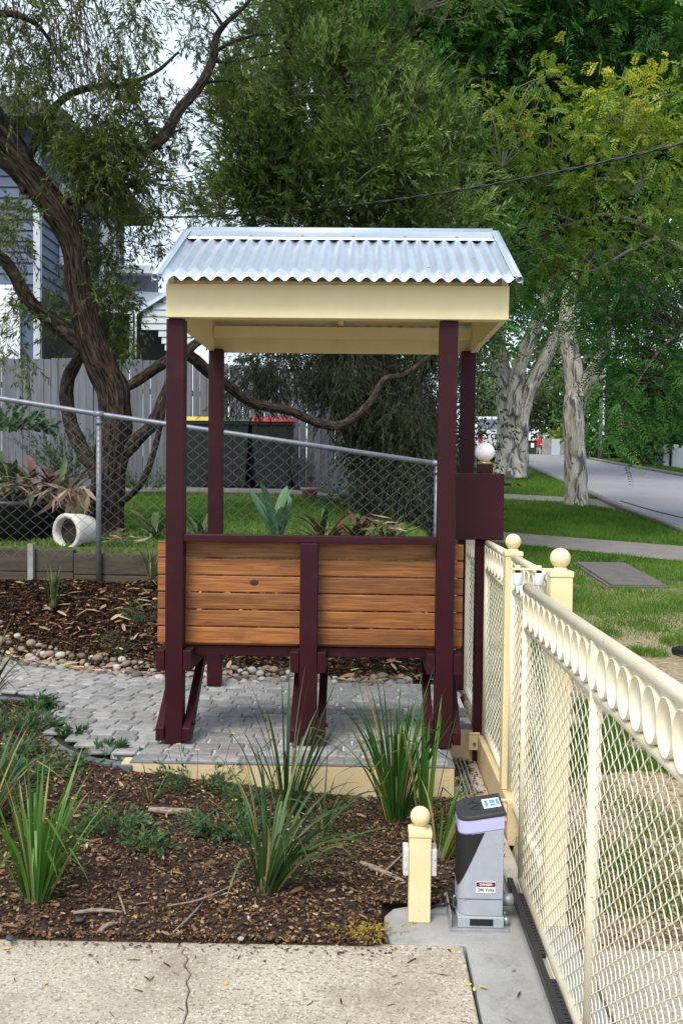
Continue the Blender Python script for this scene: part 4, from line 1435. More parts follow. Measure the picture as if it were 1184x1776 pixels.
# low wing with a metal roof and pale gable
wg = empty("neighbour_carport", (-3.4, 18.5, 1.4))
tag(wg, "low neighbouring building with pale metal roof and weatherboard gable beside the shelter roof", "building")
WO = Matrix.Translation((3.4, -18.5, -1.4))
WY = 18.5
a0, a1 = U(205, 545, Y=WY), U(245, 540, Y=WY)
pk_ = U(292, 492, Y=WY); rk = U(330, 480, Y=WY)
b = MB(); b.add([U(238, 537, Y=WY), U(292, 503, Y=WY), U(330, 480, Y=WY), U(330, 486, Y=WY), U(292, 510, Y=WY), U(240, 543, Y=WY)] +
                [p + Vector((-.15, 5, .0)) for p in (U(238, 537, Y=WY), U(292, 503, Y=WY), U(330, 480, Y=WY), U(330, 486, Y=WY), U(292, 510, Y=WY), U(240, 543, Y=WY))],
                [(0, 1, 2, 3, 4, 5), (0, 6, 7, 1), (1, 7, 8, 2), (5, 4, 10, 11), (4, 3, 9, 10), (0, 5, 11, 6)])
part(b, "gable_roof", galv, wg, off=WO)
b = MB()
q = [U(150, 536, Y=WY + .4), U(243, 538, Y=WY + .4), U(292, 508, Y=WY + 2.5), U(150, 500, Y=WY + 2.5)]
b.add(q + [p - Vector((0, 0, .05)) for p in q], [(0, 1, 2, 3), (7, 6, 5, 4), (0, 4, 5, 1), (1, 5, 6, 2), (2, 6, 7, 3), (3, 7, 4, 0)])
part(b, "skillion_roof", galv, wg, off=WO)
for i in range(10):                                       # gable boards
    zt2 = U(292, 512, Y=WY).z - i * .125
    xl = U(292, 512, Y=WY).x - (i + .6) * .185
    zl = U(244, 543, Y=WY).z
    xl = max(xl, U(244, 545, Y=WY).x) if zt2 > zl - .2 else U(268, 545, Y=WY).x + .06 * (i - 4)
    b = MB(); b.prism([(0, 0), (.03, 0), (.008, .122), (0, .122)], (xl, WY + .1, zt2 - .125), (0, -1, 0), (0, 0, 1), (1, 0, 0), U(330, 500, Y=WY).x - xl)
    part(b, "gable_weatherboard", lite_board, wg, off=WO)
p0, p1 = U(228, 545, Y=WY), U(228, 640, Y=WY)
for px in (228, 236):
    b = MB(); p0, p1 = U(px, 543, Y=WY), U(px, 640, Y=WY); b.tube([p0, p1], .035 if px == 228 else .018, 10); part(b, "carport_post", lite_board, wg, off=WO)
b = MB(); a, c = U(150, 640, Y=WY + 2), U(330, 545, Y=WY + 2); b.box(a.x, c.x, WY + 2, WY + 2.1, a.z, c.z); part(b, "rear_wall", house_dark, wg, off=WO)
b = MB(); a, c = U(205, 530, Y=WY + 3.2), U(272, 462, Y=WY + 3.2); b.box(a.x, c.x, WY + 3.2, WY + 3.4, a.z, c.z); part(b, "upper_wall", simple("grey_render", (0.20, 0.22, 0.26), None, 4, .7), wg, off=WO)
b = MB(); a, c = U(200, 475, Y=WY + 3.0), U(282, 462, Y=WY + 3.0); b.box(a.x, c.x, WY + 2.9, WY + 3.5, a.z, c.z); part(b, "flat_roof", white_paint, wg, off=WO)

# ------------------------------------------------------------------ overhead cable
pw = MB()
A_, B_ = U(1400, 190, Y=8.5), U(-160, 333, Y=13.0)
for k in range(2):
    pp = []
    for i in range(121):
        t = i / 120
        p = A_.lerp(B_, t) + Vector((0, 0, -1.35 * 4 * t * (1 - t) * .42))
        a = t * 160 + k * PI
        pp.append(p + Vector((0, math.cos(a) * .008, math.sin(a) * .008)))
    pw.tube(pp, .0085, 6)
tag(pw.build("power_cable", black_plastic), "black twisted power cable crossing in front of the trees", "cable")

# ------------------------------------------------------------------ far side of the street
for i, (y0, y1, x, lab) in enumerate(((24.5, 29.0, 10.6, "nearest stretch of low white wall across the street at the right edge"), (29.3, 34.5, 10.7, "middle stretch of low white wall across the street"), (35.2, 41.0, 10.6, "white wall stretch across the street behind the pale trunk"))):
    w = empty("white_wall", (x, y0, float(zs(y0)))); tag(w, lab, "wall", "white walls across the street")
    L = y1 - y0; n = 5
    for k in range(n):
        ya, yb = k * L / n, (k + 1) * L / n - .03
        za = float(zs(y0 + ya)) - float(zs(y0))
        b = MB(); b.box(-.06, .06, ya, yb, za - .1, za + .72); b.build("panel", white_paint, w, .005)
    for k in range(n + 1):
        za = float(zs(y0 + k * L / n)) - float(zs(y0))
        b = MB(); b.box(-.085, .085, k * L / n - .10, k * L / n + .08, za - .1, za + .79); b.build("pier", white_paint, w, .005)
gf = empty("grey_fence", (9.5, 45.3, float(zs(45.3)))); tag(gf, "grey panel fence across the street under the bright hedge", "fence")
for k in range(7):
    b = MB(); b.box(-1.4 + k * .42, -1.0 + k * .42, -.03, .03, -.1, .75 - .02 * (k % 2)); b.build("panel", lite_board if k % 2 else pole_m, gf, .004)
up_ = empty("utility_pole", (9.65, 40.5, float(zs(40.5)))); tag(up_, "grey timber utility pole on the far verge", "utility pole")
b = MB(); b.tube([(0, 0, -.2), (0, 0, 9)], [.16, .11], 14); b.build("shaft", pole_m, up_)
b = MB(); b.box(-.04, .04, -.19, -.15, 1.0, 3.6); b.build("cover_strip", white_paint, up_, .01)

# parked utility truck, seen past the trunk
tr = empty("pickup_truck", (5.22, 37.2, float(zs(37.2)) + .02))
tag(tr, "white utility truck parked beyond the left street tree", "truck")
tw = simple("truck_white", (0.72, 0.74, 0.78), (0.68, 0.70, 0.75), 3, 0.3)
b = MB(); b.box(-.86, .86, 0.0, 4.9, .55, 1.05); b.box(-.82, .82, 2.0, 3.6, 1.051, 1.78); b.build("body", tw, tr, .06, 3)
b = MB(); b.box(-.80, .80, -.035, -.002, .60, 1.18); tg = b.build("tailgate", tw, tr, .02)
text("TOYOTA", .26, op_black, tg, (0, -.04, .93), (PI / 2, 0, 0), sx=1.25, bold=.006)
for s in (-1, 1):
    b = MB(); b.box(s * .84 - .08, s * .84 + .08, -.05, -.003, .70, 1.12); b.build("tail_light", st_red, tr, .01)
b = MB(); b.box(-.84, .84, -.12, -.037, .42, .56); b.build("bumper", op_black, tr, .02)
for s in (-1, 1):
    for yw in (.9, 3.9):
        b = MB(); b.tube([(s * .70, yw, .34), (s * .88, yw, .34)], .34, 20); w = b.build("wheel", black_plastic, tr)
        b = MB(); b.tube([(s * .86, yw, .34), (s * .89, yw, .34)], .18, 16); b.build("rim", alu, w)
b = MB(); b.box(-.72, .72, 1.985, 1.998, 1.15, 1.68); b.build("rear_window", glass, tr)

# dark bin and the person in red at the crest
db = empty("dark_street_bin", (9.62, 57.0, float(zs(57.0)))); tag(db, "small dark bin at the crest of the road", "bin")
b = MB(); b.box(-.24, .24, -.24, .24, .02, 1.18); b.build("body", bin_green, db, .02)
b = MB(); b.box(-.27, .27, -.28, .27, 1.185, 1.25); b.build("lid", black_plastic, db, .015)
b = MB(); b.box(-.09, .09, -.247, -.241, .85, 1.1); b.build("notice", st_white, db)

# person at the crest: one skinned body, coloured by garment
pe = empty("person", (10.15, 58.0, float(zs(58.0))))
tag(pe, "person in a red top and pale trousers standing at the road crest", "person")
J = {"pel": (0, 0, .92, .13), "chest": (0, -.01, 1.28, .15), "neck": (0, 0, 1.45, .05), "head": (0, -.01, 1.58, .085), "crown": (0, 0, 1.68, .07),
     "ls": (-.17, 0, 1.38, .06), "le": (-.24, .02, 1.12, .045), "lh": (-.25, -.08, .88, .032), "rs": (.17, 0, 1.38, .06), "re": (.25, .01, 1.12, .045), "rh": (.23, -.10, .90, .032),
     "lk": (-.10, -.02, .50, .065), "la": (-.11, .03, .08, .045), "lt": (-.12, -.12, .03, .035), "rk": (.11, -.03, .50, .065), "ra": (.12, .02, .08, .045), "rtt": (.13, -.13, .03, .035), "lhp": (-.09, 0, .86, .09), "rhp": (.09, 0, .86, .09)}
nm = list(J)
E_ = [("pel", "chest"), ("chest", "neck"), ("neck", "head"), ("head", "crown"), ("chest", "ls"), ("ls", "le"), ("le", "lh"), ("chest", "rs"), ("rs", "re"), ("re", "rh"), ("pel", "lhp"), ("lhp", "lk"), ("lk", "la"), ("la", "lt"), ("pel", "rhp"), ("rhp", "rk"), ("rk", "ra"), ("ra", "rtt")]
me = bpy.data.meshes.new("body")
me.from_pydata([J[k][:3] for k in nm], [(nm.index(a), nm.index(b)) for a, b in E_], [])
ob = bpy.data.objects.new("body", me); COL.objects.link(ob)
sm = ob.modifiers.new("skin", 'SKIN')
for i, k in enumerate(nm):
    me.skin_vertices[0].data[i].radius = (J[k][3], J[k][3] * .85)
me.skin_vertices[0].data[0].use_root = True
ob.modifiers.new("sub", 'SUBSURF').levels = 2
bm_ = bpy.data.meshes.new_from_object(ob.evaluated_get(bpy.context.evaluated_depsgraph_get()))
bpy.data.objects.remove(ob, do_unlink=True)
skin = simple("skin", (0.42, 0.26, 0.19), None, 10, .6); shirt = simple("red_cloth", (0.55, 0.03, 0.03), None, 12, .8); trou = simple("pale_cloth", (0.50, 0.48, 0.46), None, 12, .85); hair = simple("dark_hair", (0.03, 0.02, 0.015), None, 12, .7)
for m_ in (skin, shirt, trou, hair): bm_.materials.append(m_)
for p in bm_.polygons:
    c = p.center; p.use_smooth = True
    p.material_index = 3 if c.z > 1.62 or (c.z > 1.5 and c.y > .02) else 0 if c.z > 1.44 or (abs(c.x) > .2 and c.z < 1.1) else 1 if c.z > .90 else 2
link("body", bm_, None, pe)


# ------------------------------------------------------------------ foliage tools
def rperp(d):
    r = RNG.normal(size=d.shape)
    r -= d * (r * d).sum(-1, keepdims=True)
    return nrm(r)


def leaves_quads(pos, dr, L, W, rnd, nrm_hint=None, curl=0.0):
    """kite-shaped leaves; all arrays (n,...)"""
    side = rperp(dr) if nrm_hint is None else nrm(np.cross(dr, nrm_hint))
    L, W = L[:, None], W[:, None]
    n_ = np.cross(side, dr)
    mid = pos + dr * L * .45 + n_ * L * curl
    v = np.stack([pos, mid + side * W / 2, pos + dr * L, mid - side * W / 2], 1).reshape(-1, 3)
    f = np.arange(len(pos) * 4).reshape(-1, 4)
    return v, f, rnd


def twig_strips(base, d, L, droop, r):
    """thin three-sided twigs, two segments each"""
    V, Fc = [], []
    n = len(base)
    s1 = rperp(d); s2 = np.cross(d, s1)
    off = [s1, -0.5 * s1 + .87 * s2, -.5 * s1 - .87 * s2]
    g = np.array([0, 0, -1.0])
    pts = [base + d * (L * t)[:, None] + g * (droop * L * t * t)[:, None] for t in (0, .5, 1.0)]
    rr = [1, .7, .3]
    for p, q in zip(pts, rr):
        for o in off:
            V.append(p + o * (r * q)[:, None])
    V = np.stack(V, 1).reshape(-1, 3)
    idx = np.arange(n)[:, None] * 9
    for a in range(2):
        for k in range(3):
            k2 = (k + 1) % 3
            Fc.append(idx + np.array([a * 3 + k, a * 3 + k2, a * 3 + 3 + k2, a * 3 + 3 + k]))
    return V, np.stack(Fc, 1).reshape(-1, 4)


def needle_crown(base, d, L, droop, per, ll, lw, spread=0.9, shade=None):
    """twigs clothed in narrow leaves"""
    n = len(base)
    t = RNG.uniform(.08, 1.0, (n, per))
    g = np.array([0, 0, -1.0])
    p = base[:, None] + d[:, None] * (L[:, None] * t)[..., None] + g * (droop[:, None] * L[:, None] * t * t)[..., None]
    tan = nrm(d[:, None] + g * (2 * droop[:, None] * t)[..., None]).reshape(-1, 3)
    p = p.reshape(-1, 3)
    dr = nrm(tan + spread * rperp(tan) * RNG.uniform(.5, 1.2, (len(tan), 1)))
    tone = RNG.beta(2.2, 2.6, n)[:, None] if shade is None else shade[:, None]
    rnd = np.clip(tone * .75 + RNG.uniform(0, .32, (n, per)), 0, 1).ravel()
    Ls = RNG.uniform(.7, 1.25, len(p)) * ll
    return leaves_quads(p, dr, Ls, Ls * lw, rnd)


def pinnate_crown(base, d, L, droop, pairs, ll, lw, shade, flat=0.7):
    """feather leaves: leaflets in two rows along each stalk"""
    n = len(base)
    t = np.tile(np.linspace(.18, 1, pairs), (n, 1))
    g = np.array([0, 0, -1.0])
    up_ = nrm(np.array([0, 0, 1.0]) * flat + RNG.normal(size=(n, 3)) * .5)
    side = nrm(np.cross(d, up_)); up_ = np.cross(side, d)
    p = base[:, None] + d[:, None] * (L[:, None] * t)[..., None] + g * (droop[:, None] * L[:, None] * t * t)[..., None]
    tan = nrm(d[:, None] + g * (2 * droop[:, None] * t)[..., None])
    out = []
    for s in (-1, 1):
        dr = nrm(tan * .55 + s * side[:, None] * .85 - np.array([0, 0, .18]) + RNG.normal(size=tan.shape) * .10)
        Ls = (ll * (1.05 - .5 * np.abs(t - .45)) * RNG.uniform(.85, 1.15, t.shape)).ravel()
        rnd = np.clip(shade[:, None] + RNG.uniform(-.10, .10, t.shape), 0, 1).ravel()
        nh = (np.broadcast_to(up_[:, None], tan.shape) + RNG.normal(size=tan.shape) * .25).reshape(-1, 3)
        out.append(leaves_quads(p.reshape(-1, 3), dr.reshape(-1, 3), Ls, Ls * lw, rnd, nrm(nh)))
    return out


def join_leaves(parts):
    V, Fc, R_, b = [], [], [], 0
    for v, f, r in parts:
        V.append(v); Fc.append(f + b); R_.append(r); b += len(v)
    return np.concatenate(V), np.concatenate(Fc), np.concatenate(R_)


def lobe_points(lobes, spread=1.0):
    """clump centres in ellipsoids: (centre, radii, clumps) -> centres, outward directions"""
    C, D = [], []
    for c, r, n in lobes:
        q = nrm(RNG.normal(size=(n, 3))) * (RNG.uniform(0.10, 1, (n, 1)) ** (1 / 2.4))
        C.append(np.array(c) + q * np.array(r) * spread)
        D.append(q * np.array(r))
    return np.concatenate(C), nrm(np.concatenate(D))


def Lb(px, py, Y, rpx, rpy, ry, n):
    c = U(px, py, Y=Y)
    return ((c.x, c.y, c.z), (rpx * Y / F, ry, rpy * Y / F), n)


def around(C, D, k, sig):
    n = len(C)
    b = np.repeat(C, k, 0) + RNG.normal(size=(n * k, 3)) * sig
    return b, np.repeat(D, k, 0)


def poly_px(pts):
    """list of (px, py, Y)"""
    return [U(a, b, Y=c) for a, b, c in pts]


def crown_obj(name, parts, mat, parent, label=None):
    v, f, r = join_leaves(parts)
    o = link(name, poly_mesh(name, v, f, 4, r), mat, parent)
    return o


def feeder(mb, skel, C, r0=.012, every=1, sides=4, sag=.1):
    """thin branches from the nearest limb point to each clump"""
    S = np.array([tuple(p) for p in skel])
    for c in C[::every]:
        dd = np.linalg.norm(S - c, axis=1) + 0.6 * np.maximum(0, S[:, 2] - c[2])
        a = S[int(np.argmin(dd))]
        L = np.linalg.norm(c - a)
        if L < .1 or L > 4.5: continue
        m = (a + c) / 2 + RNG.normal(size=3) * L * .10 + np.array([0, 0, sag * L])
        mb.tube(catmull([a, m, c], 6), [r0 * (.5 + .5 * min(L, 2)), r0 * .25], sides, caps=False)


# ------------------------------------------------------------------ left tree: leaning rough-barked bottlebrush
lt = empty("leaning_tree", (-2.0, 9.0, 1.0))
tag(lt, "leaning rough-barked tree with drooping foliage at the left", "tree")
O = Matrix.Translation((2.0, -9.0, -1.0))
skel = []


def limb(mb, pts, rad, sides=14, n=None, bump=.10, seed=0., bf=5.0):
    P = catmull(poly_px(pts), n or max(12, len(pts) * 7))
    skel.extend(P)
    mb.tube(P, rad, sides, True, bump, bf, True, seed)


b = MB()
limb(b, [(180, 960, 9.0), (185, 880, 9.0), (192, 800, 9.0), (200, 735, 9.0), (196, 680, 9.0), (168, 615, 8.95), (150, 555, 8.9), (137, 490, 8.85), (128, 425, 8.8), (98, 365, 8.75), (45, 300, 8.7), (-20, 235, 8.6), (-110, 130, 8.5), (-160, 20, 8.5)],
     [.185, .150, .138, .142, .138, .130, .115, .108, .108, .120, .118, .112, .085, .06], 48, 170, .20, 1.0, 7.0)
part(b, "trunk", bark_dark, lt, off=O)
b = MB()
limb(b, [(58, 330, 8.75), (35, 275, 8.7), (5, 225, 8.6), (-40, 150, 8.5)], [.11, .10, .08], 20, 30, .13, 3)
limb(b, [(150, 600, 8.95), (95, 560, 8.9), (50, 520, 8.8), (15, 460, 8.7), (-30, 420, 8.6)], [.085, .065, .055, .045], 20, 40, .13, 4)
limb(b, [(120, 395, 8.8), (150, 335, 8.85), (190, 318, 8.8), (235, 275, 8.9), (285, 235, 9.0), (312, 190, 9.1), (338, 160, 9.2), (355, 135, 9.2), (372, 95, 9.3), (375, 65, 9.4), (392, 40, 9.4), (430, 5, 9.5), (455, -40, 9.5)],
     [.05, .045, .04, .048, .05, .046, .046, .042, .036, .030, .024, .016, .010], 16, 80, .14, 6)
limb(b, [(105, 350, 8.8), (150, 345, 8.9), (200, 330, 9.0), (250, 312, 9.1)], [.05, .04, .03, .015], 12, 26, .1, 7)
limb(b, [(40, 310, 8.75), (60, 250, 8.8), (85, 200, 8.9), (120, 165, 9.0), (170, 150, 9.0), (215, 148, 9.1), (270, 125, 9.2), (310, 90, 9.3)], [.045, .035, .03, .022, .010], 10, 46, .1, 8)
limb(b, [(205, 680, 9.0), (240, 660, 9.05), (280, 632, 9.0), (318, 615, 9.0), (340, 625, 9.1), (362, 645, 9.2), (400, 672, 9.4), (440, 700, 9.6), (500, 712, 9.8), (555, 735, 10.0), (595, 736, 10.1), (640, 700, 10.2), (665, 660, 10.3), (700, 650, 10.4), (735, 625, 10.5), (760, 600, 10.6)],
     [.045, .048, .05, .052, .052, .05, .047, .045, .042, .046, .04, .034, .03, .022, .014], 16, 110, .16, 9)
limb(b, [(205, 800, 9.0), (235, 765, 8.95), (262, 738, 8.9), (285, 690, 8.9), (305, 640, 8.95), (335, 600, 9.0), (360, 585, 9.1)], [.06, .058, .052, .048, .04, .034], 18, 40, .2, 11)
limb(b, [(195, 880, 9.0), (225, 860, 8.9), (250, 830, 8.8), (268, 780, 8.75), (282, 720, 8.7), (288, 670, 8.7)], [.034, .03, .028, .025, .018], 12, 40, .14, 12)
limb(b, [(190, 860, 9.05), (165, 815, 9.12), (135, 765, 9.2), (120, 720, 9.3), (118, 660, 9.35), (150, 600, 9.4), (165, 560, 9.4)], [.07, .068, .066, .064, .06, .05, .03], 18, 50, .2, 13)
limb(b, [(372, 90, 9.3), (400, 75, 9.4), (440, 62, 9.5), (470, 60, 9.6)], [.02, .014, .006], 8, 16, .05, 14)
limb(b, [(366, 105, 9.3), (400, 108, 9.4), (440, 100, 9.5), (480, 92, 9.6)], [.018, .012, .006], 8, 16, .05, 15)
limb(b, [(350, 145, 9.2), (390, 140, 9.3), (430, 150, 9.4)], [.015, .010, .005], 8, 14, .05, 16)
limb(b, [(388, 48, 9.4), (370, 20, 9.4), (340, -5, 9.4)], [.02, .012, .008], 8, 14, .05, 17)
limb(b, [(285, 235, 9.0), (305, 228, 9.0), (322, 222, 9.0)], [.016, .012, .006], 8, 10, .05, 18)
limb(b, [(-120, 120, 8.5), (-20, 30, 8.4), (60, 40, 8.5), (110, 110, 8.6)], [.05, .035, .02, .008], 10, 30, .08, 19)
limb(b, [(-150, 40, 8.5), (-40, -150, 8.6), (60, -280, 8.9), (200, -380, 9.2)], [.06, .05, .035, .015], 12, 30, .1, 28)
limb(b, [(-140, 60, 8.5), (0, -40, 8.6), (120, -60, 8.7), (240, -20, 8.9)], [.05, .04, .025, .01], 10, 30, .08, 20)
part(b, "limb", bark_grey, lt, off=O)
b = MB()
for k in range(26):                                       # hanging bare canes, top left
    px, py = random.uniform(-20, 150), random.uniform(-60, 40)
    Y = random.uniform(8.3, 9.0)
    q = [(px, py, Y), (px + random.uniform(10, 40), py + random.uniform(40, 110), Y), (px + random.uniform(15, 70), py + random.uniform(140, 300), Y)]
    b.tube(catmull(poly_px(q), 9), [.007, .002], 4, caps=False)
lob = [Lb(50, 30, 8.6, 110, 90, .7, 20), Lb(170, 50, 8.8, 90, 80, .7, 18), Lb(240, 10, 9.0, 50, 50, .6, 8), Lb(200, 185, 9.0, 70, 45, .5, 13), Lb(140, 245, 8.8, 80, 40, .5, 22), Lb(110, 190, 8.8, 90, 60, .6, 9),
       Lb(185, 285, 8.8, 65, 50, .4, 44), Lb(225, 265, 8.9, 40, 40, .4, 12), Lb(290, 170, 9.1, 40, 50, .4, 5), Lb(290, 330, 9.1, 50, 60, .5, 8), Lb(330, 310, 9.2, 40, 70, .4, 6),
       Lb(360, 180, 9.3, 30, 25, .4, 4), Lb(360, 30, 9.4, 50, 35, .5, 7), Lb(450, 60, 9.6, 45, 30, .5, 6), Lb(430, 125, 9.5, 45, 35, .4, 8), Lb(440, 10, 9.5, 50, 30, .4, 6),
       Lb(185, 420, 9.3, 42, 50, .5, 20), Lb(180, 525, 9.3, 32, 50, .5, 18), Lb(250, 420, 9.3, 30, 30, .4, 3), Lb(10, 390, 8.6, 38, 45, .4, 13), Lb(85, 520, 9.1, 35, 45, .4, 8), Lb(25, 570, 8.8, 35, 50, .3, 5),
       Lb(195, 585, 9.3, 35, 35, .3, 9), Lb(275, 380, 9.2, 30, 35, .4, 3), Lb(0, 140, 8.6, 50, 80, .5, 8),
       ((-2.6, 8.8, 7.3), (1.7, 1.6, .9), 90), ((-1.0, 9.3, 8.0), (1.4, 1.4, .8), 60), ((-4.0, 8.8, 7.0), (1.3, 1.5, 1.0), 50)]          # unseen lobes added above the frame to shade the yard and palings
C, D = lobe_points(lob)
bs, dd = around(C, D, 9, .055)
n = len(bs)
dd = nrm(dd * .55 + RNG.normal(size=(n, 3)) * .55 + np.array([.1, 0, .05]))
Lt = RNG.uniform(.10, .34, n)
dro = RNG.uniform(.15, 1.0, n)
mm = MB()
feeder(b, skel, C, .009, 1)
part(b, "branchlet", twig_m, lt, off=O)["kind"] = "stuff"
tv, tf = twig_strips(bs, dd, Lt, dro, np.full(n, .0022))
lv = needle_crown(bs, dd, Lt, dro, 17, .060, .20)
# long weeping strands
m_ = 130
cx = np.array([tuple(U(random.uniform(-10, 260), random.uniform(-30, 150), Y=random.uniform(8.4, 9.1))) for _ in range(m_)])
ds = nrm(RNG.normal(size=(m_, 3)) * .25 + np.array([.12, 0, -.9]))
Ls_ = RNG.uniform(.3, .75, m_)
lv2 = needle_crown(cx, ds, Ls_, np.full(m_, .15), 32, .058, .18, .7)
tv2, tf2 = twig_strips(cx, ds, Ls_, np.full(m_, .15), np.full(m_, .0022))
o = crown_obj("crown", [lv, lv2], leaf_bottle, lt); o.data.transform(O)
o = link("twigs", poly_mesh("twigs", np.concatenate([tv, tv2]), np.concatenate([tf, tf2 + len(tv)]), 4), twig_m, lt); o.data.transform(O)

# ------------------------------------------------------------------ dense bottlebrush behind the shelter
ctree = empty("dense_bottlebrush", (0.3, 11.8, 0.75))
tag(ctree, "dense bushy bottlebrush tree right behind the shelter roof", "tree")
O = Matrix.Translation((-0.3, -11.8, -0.75))
skel = []
b = MB()
limb(b, [(672, 905, 11.8), (665, 800, 11.8), (650, 680, 11.8), (640, 560, 11.8), (625, 400, 11.8), (610, 250, 11.9), (600, 100, 12.0), (590, -60, 12), (575, -190, 11.8)], [.13, .12, .11, .10, .09, .07, .055, .04, .02], 18, 60, .15, 21)
limb(b, [(640, 560, 11.8), (560, 420, 11.6), (480, 300, 11.4), (430, 200, 11.3)], [.08, .06, .04, .02], 12, 26, .1, 22)
limb(b, [(635, 500, 11.8), (700, 380, 11.6), (745, 280, 11.5), (770, 180, 11.5)], [.08, .06, .04, .02], 12, 26, .1, 23)
limb(b, [(615, 300, 11.9), (540, 180, 11.8), (490, 60, 11.8)], [.06, .04, .02], 10, 22, .1, 24)
limb(b, [(650, 680, 11.8), (720, 640, 11.4), (780, 600, 11.2)], [.06, .04, .02], 10, 22, .1, 25)
limb(b, [(612, 250, 11.9), (690, 130, 11.8), (720, 20, 11.8)], [.05, .03, .015], 10, 22, .1, 26)
limb(b, [(660, 850, 11.8), (610, 780, 11.5), (580, 700, 11.3)], [.05, .035, .02], 10, 18, .1, 27)
part(b, "trunk", bark_dark, ctree, off=O)
lob = [Lb(450, 240, 11.2, 75, 110, .8, 49), Lb(415, 210, 11.0, 50, 70, .5, 20), Lb(470, 330, 11.3, 70, 70, .8, 39), Lb(560, 340, 11.2, 80, 75, .8, 49), Lb(540, 180, 11.5, 80, 110, .9, 54), Lb(640, 300, 11.3, 85, 100, .9, 57), Lb(620, 140, 11.8, 80, 100, .9, 41), Lb(720, 330, 11.3, 70, 80, .8, 44), Lb(730, 220, 11.4, 70, 70, .7, 39), Lb(500, 60, 11.8, 60, 80, .8, 28), Lb(800, 250, 11.4, 35, 60, .5, 12), Lb(770, 380, 11.2, 70, 40, .6, 23), Lb(440, 370, 11.2, 50, 40, .6, 17), Lb(395, 330, 11.2, 25, 40, .4, 6), ((-0.6, 11.5, 8.2), (1.8, 1.4, 1.1), 90), ((0.9, 11.6, 7.9), (1.3, 1.3, 1.0), 60)]  # the lobes above the frame are added to shade the yard behind
C, D = lobe_points(lob)
ct = RNG.beta(1.3, 1.7, len(C))
bs, dd = around(C, D, 13, .085)
ct = np.clip(np.repeat(ct, 13) * .95 + RNG.uniform(-.12, .12, len(bs)), 0, 1)
n = len(bs)
hang = (bs[:, 2] < 2.6)[:, None]
dd = nrm(dd * .8 + RNG.normal(size=(n, 3)) * .45 + np.where(hang, np.array([0, -.1, -.7]), np.array([0, -.25, .55])))
Lt = RNG.uniform(.18, .44, n)
dro = RNG.uniform(.0, .25, n)
b = MB()
feeder(b, skel, C, .010, 2)
for k in range(120):                                     # bare grey sprays poking through
    c = C[RNG.integers(len(C))]
    if c[2] < 2.6: continue
    e = c + nrm(RNG.normal(size=3) * np.array([1, .5, .6]) + np.array([.1, -.9, .5])) * RNG.uniform(.25, .6)
    b.tube(catmull([c, (c + e) / 2 + RNG.normal(size=3) * .04, e], 5), [.006, .002], 4, caps=False)
part(b, "branchlet", twig_pale, ctree, off=O)["kind"] = "stuff"
tv, tf = twig_strips(bs, dd, Lt, dro, np.full(n, .0028))
o = crown_obj("crown", [needle_crown(bs, dd, Lt, dro, 15, .088, .19, .62, shade=ct)], leaf_center, ctree); o.data.transform(O)
o = link("twigs", poly_mesh("twigs", tv, tf, 4), twig_m, ctree); o.data.transform(O)


# ------------------------------------------------------------------ lower bottlebrush foliage under the roof, shade painted into its leaf colour
ws = empty("shaded_shrub", tuple(U(690, 905, Y=11.5)))
tag(ws, "lower bottlebrush foliage built as a shrub under the roof, shade in its leaf colour", "shrub")
O = Matrix.Translation(-ws.location)
skel = []
b = MB()
limb(b, [(690, 915, 11.5), (700, 820, 11.5), (690, 720, 11.5), (660, 620, 11.5), (600, 570, 11.5), (520, 560, 11.5)], [.07, .06, .05, .04, .03, .015], 12, 40, .12, 61)
limb(b, [(690, 720, 11.5), (740, 640, 11.4), (790, 560, 11.3), (840, 500, 11.2)], [.04, .035, .025, .012], 10, 26, .12, 62)
part(b, "trunk", bark_dark, ws, off=O)
lob = [Lb(680, 700, 11.6, 75, 90, .6, 68), Lb(690, 800, 11.6, 75, 75, .6, 60), Lb(590, 640, 11.5, 80, 45, .6, 36), Lb(480, 640, 11.4, 60, 45, .5, 25), Lb(430, 660, 11.3, 30, 55, .4, 11), Lb(700, 860, 11.4, 60, 45, .5, 32), Lb(760, 560, 11.2, 60, 80, .5, 32), Lb(828, 480, 11.2, 24, 40, .4, 12), Lb(640, 560, 11.8, 130, 60, .6, 40), Lb(520, 560, 11.8, 120, 60, .6, 27), Lb(600, 640, 11.5, 60, 35, .4, 20), Lb(640, 800, 11.7, 35, 80, .4, 14), Lb(720, 780, 11.2, 55, 110, .4, 50), Lb(650, 700, 11.3, 50, 60, .4, 26)]
C, D = lobe_points(lob)
bs, dd = around(C, D, 12, .085)
n = len(bs)
dd = nrm(dd * .5 + RNG.normal(size=(n, 3)) * .4 + np.array([0, -.1, -.9]))
Lt = RNG.uniform(.2, .5, n)
dro = RNG.uniform(.0, .3, n)
b = MB()
feeder(b, skel, C, .009, 2)
part(b, "branchlet", twig_m, ws, off=O)["kind"] = "stuff"
tv, tf = twig_strips(bs, dd, Lt, dro, np.full(n, .0022))
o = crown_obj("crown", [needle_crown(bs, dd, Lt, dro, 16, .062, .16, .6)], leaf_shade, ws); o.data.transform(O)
o = link("twigs", poly_mesh("twigs", tv, tf, 4), twig_m, ws); o.data.transform(O)


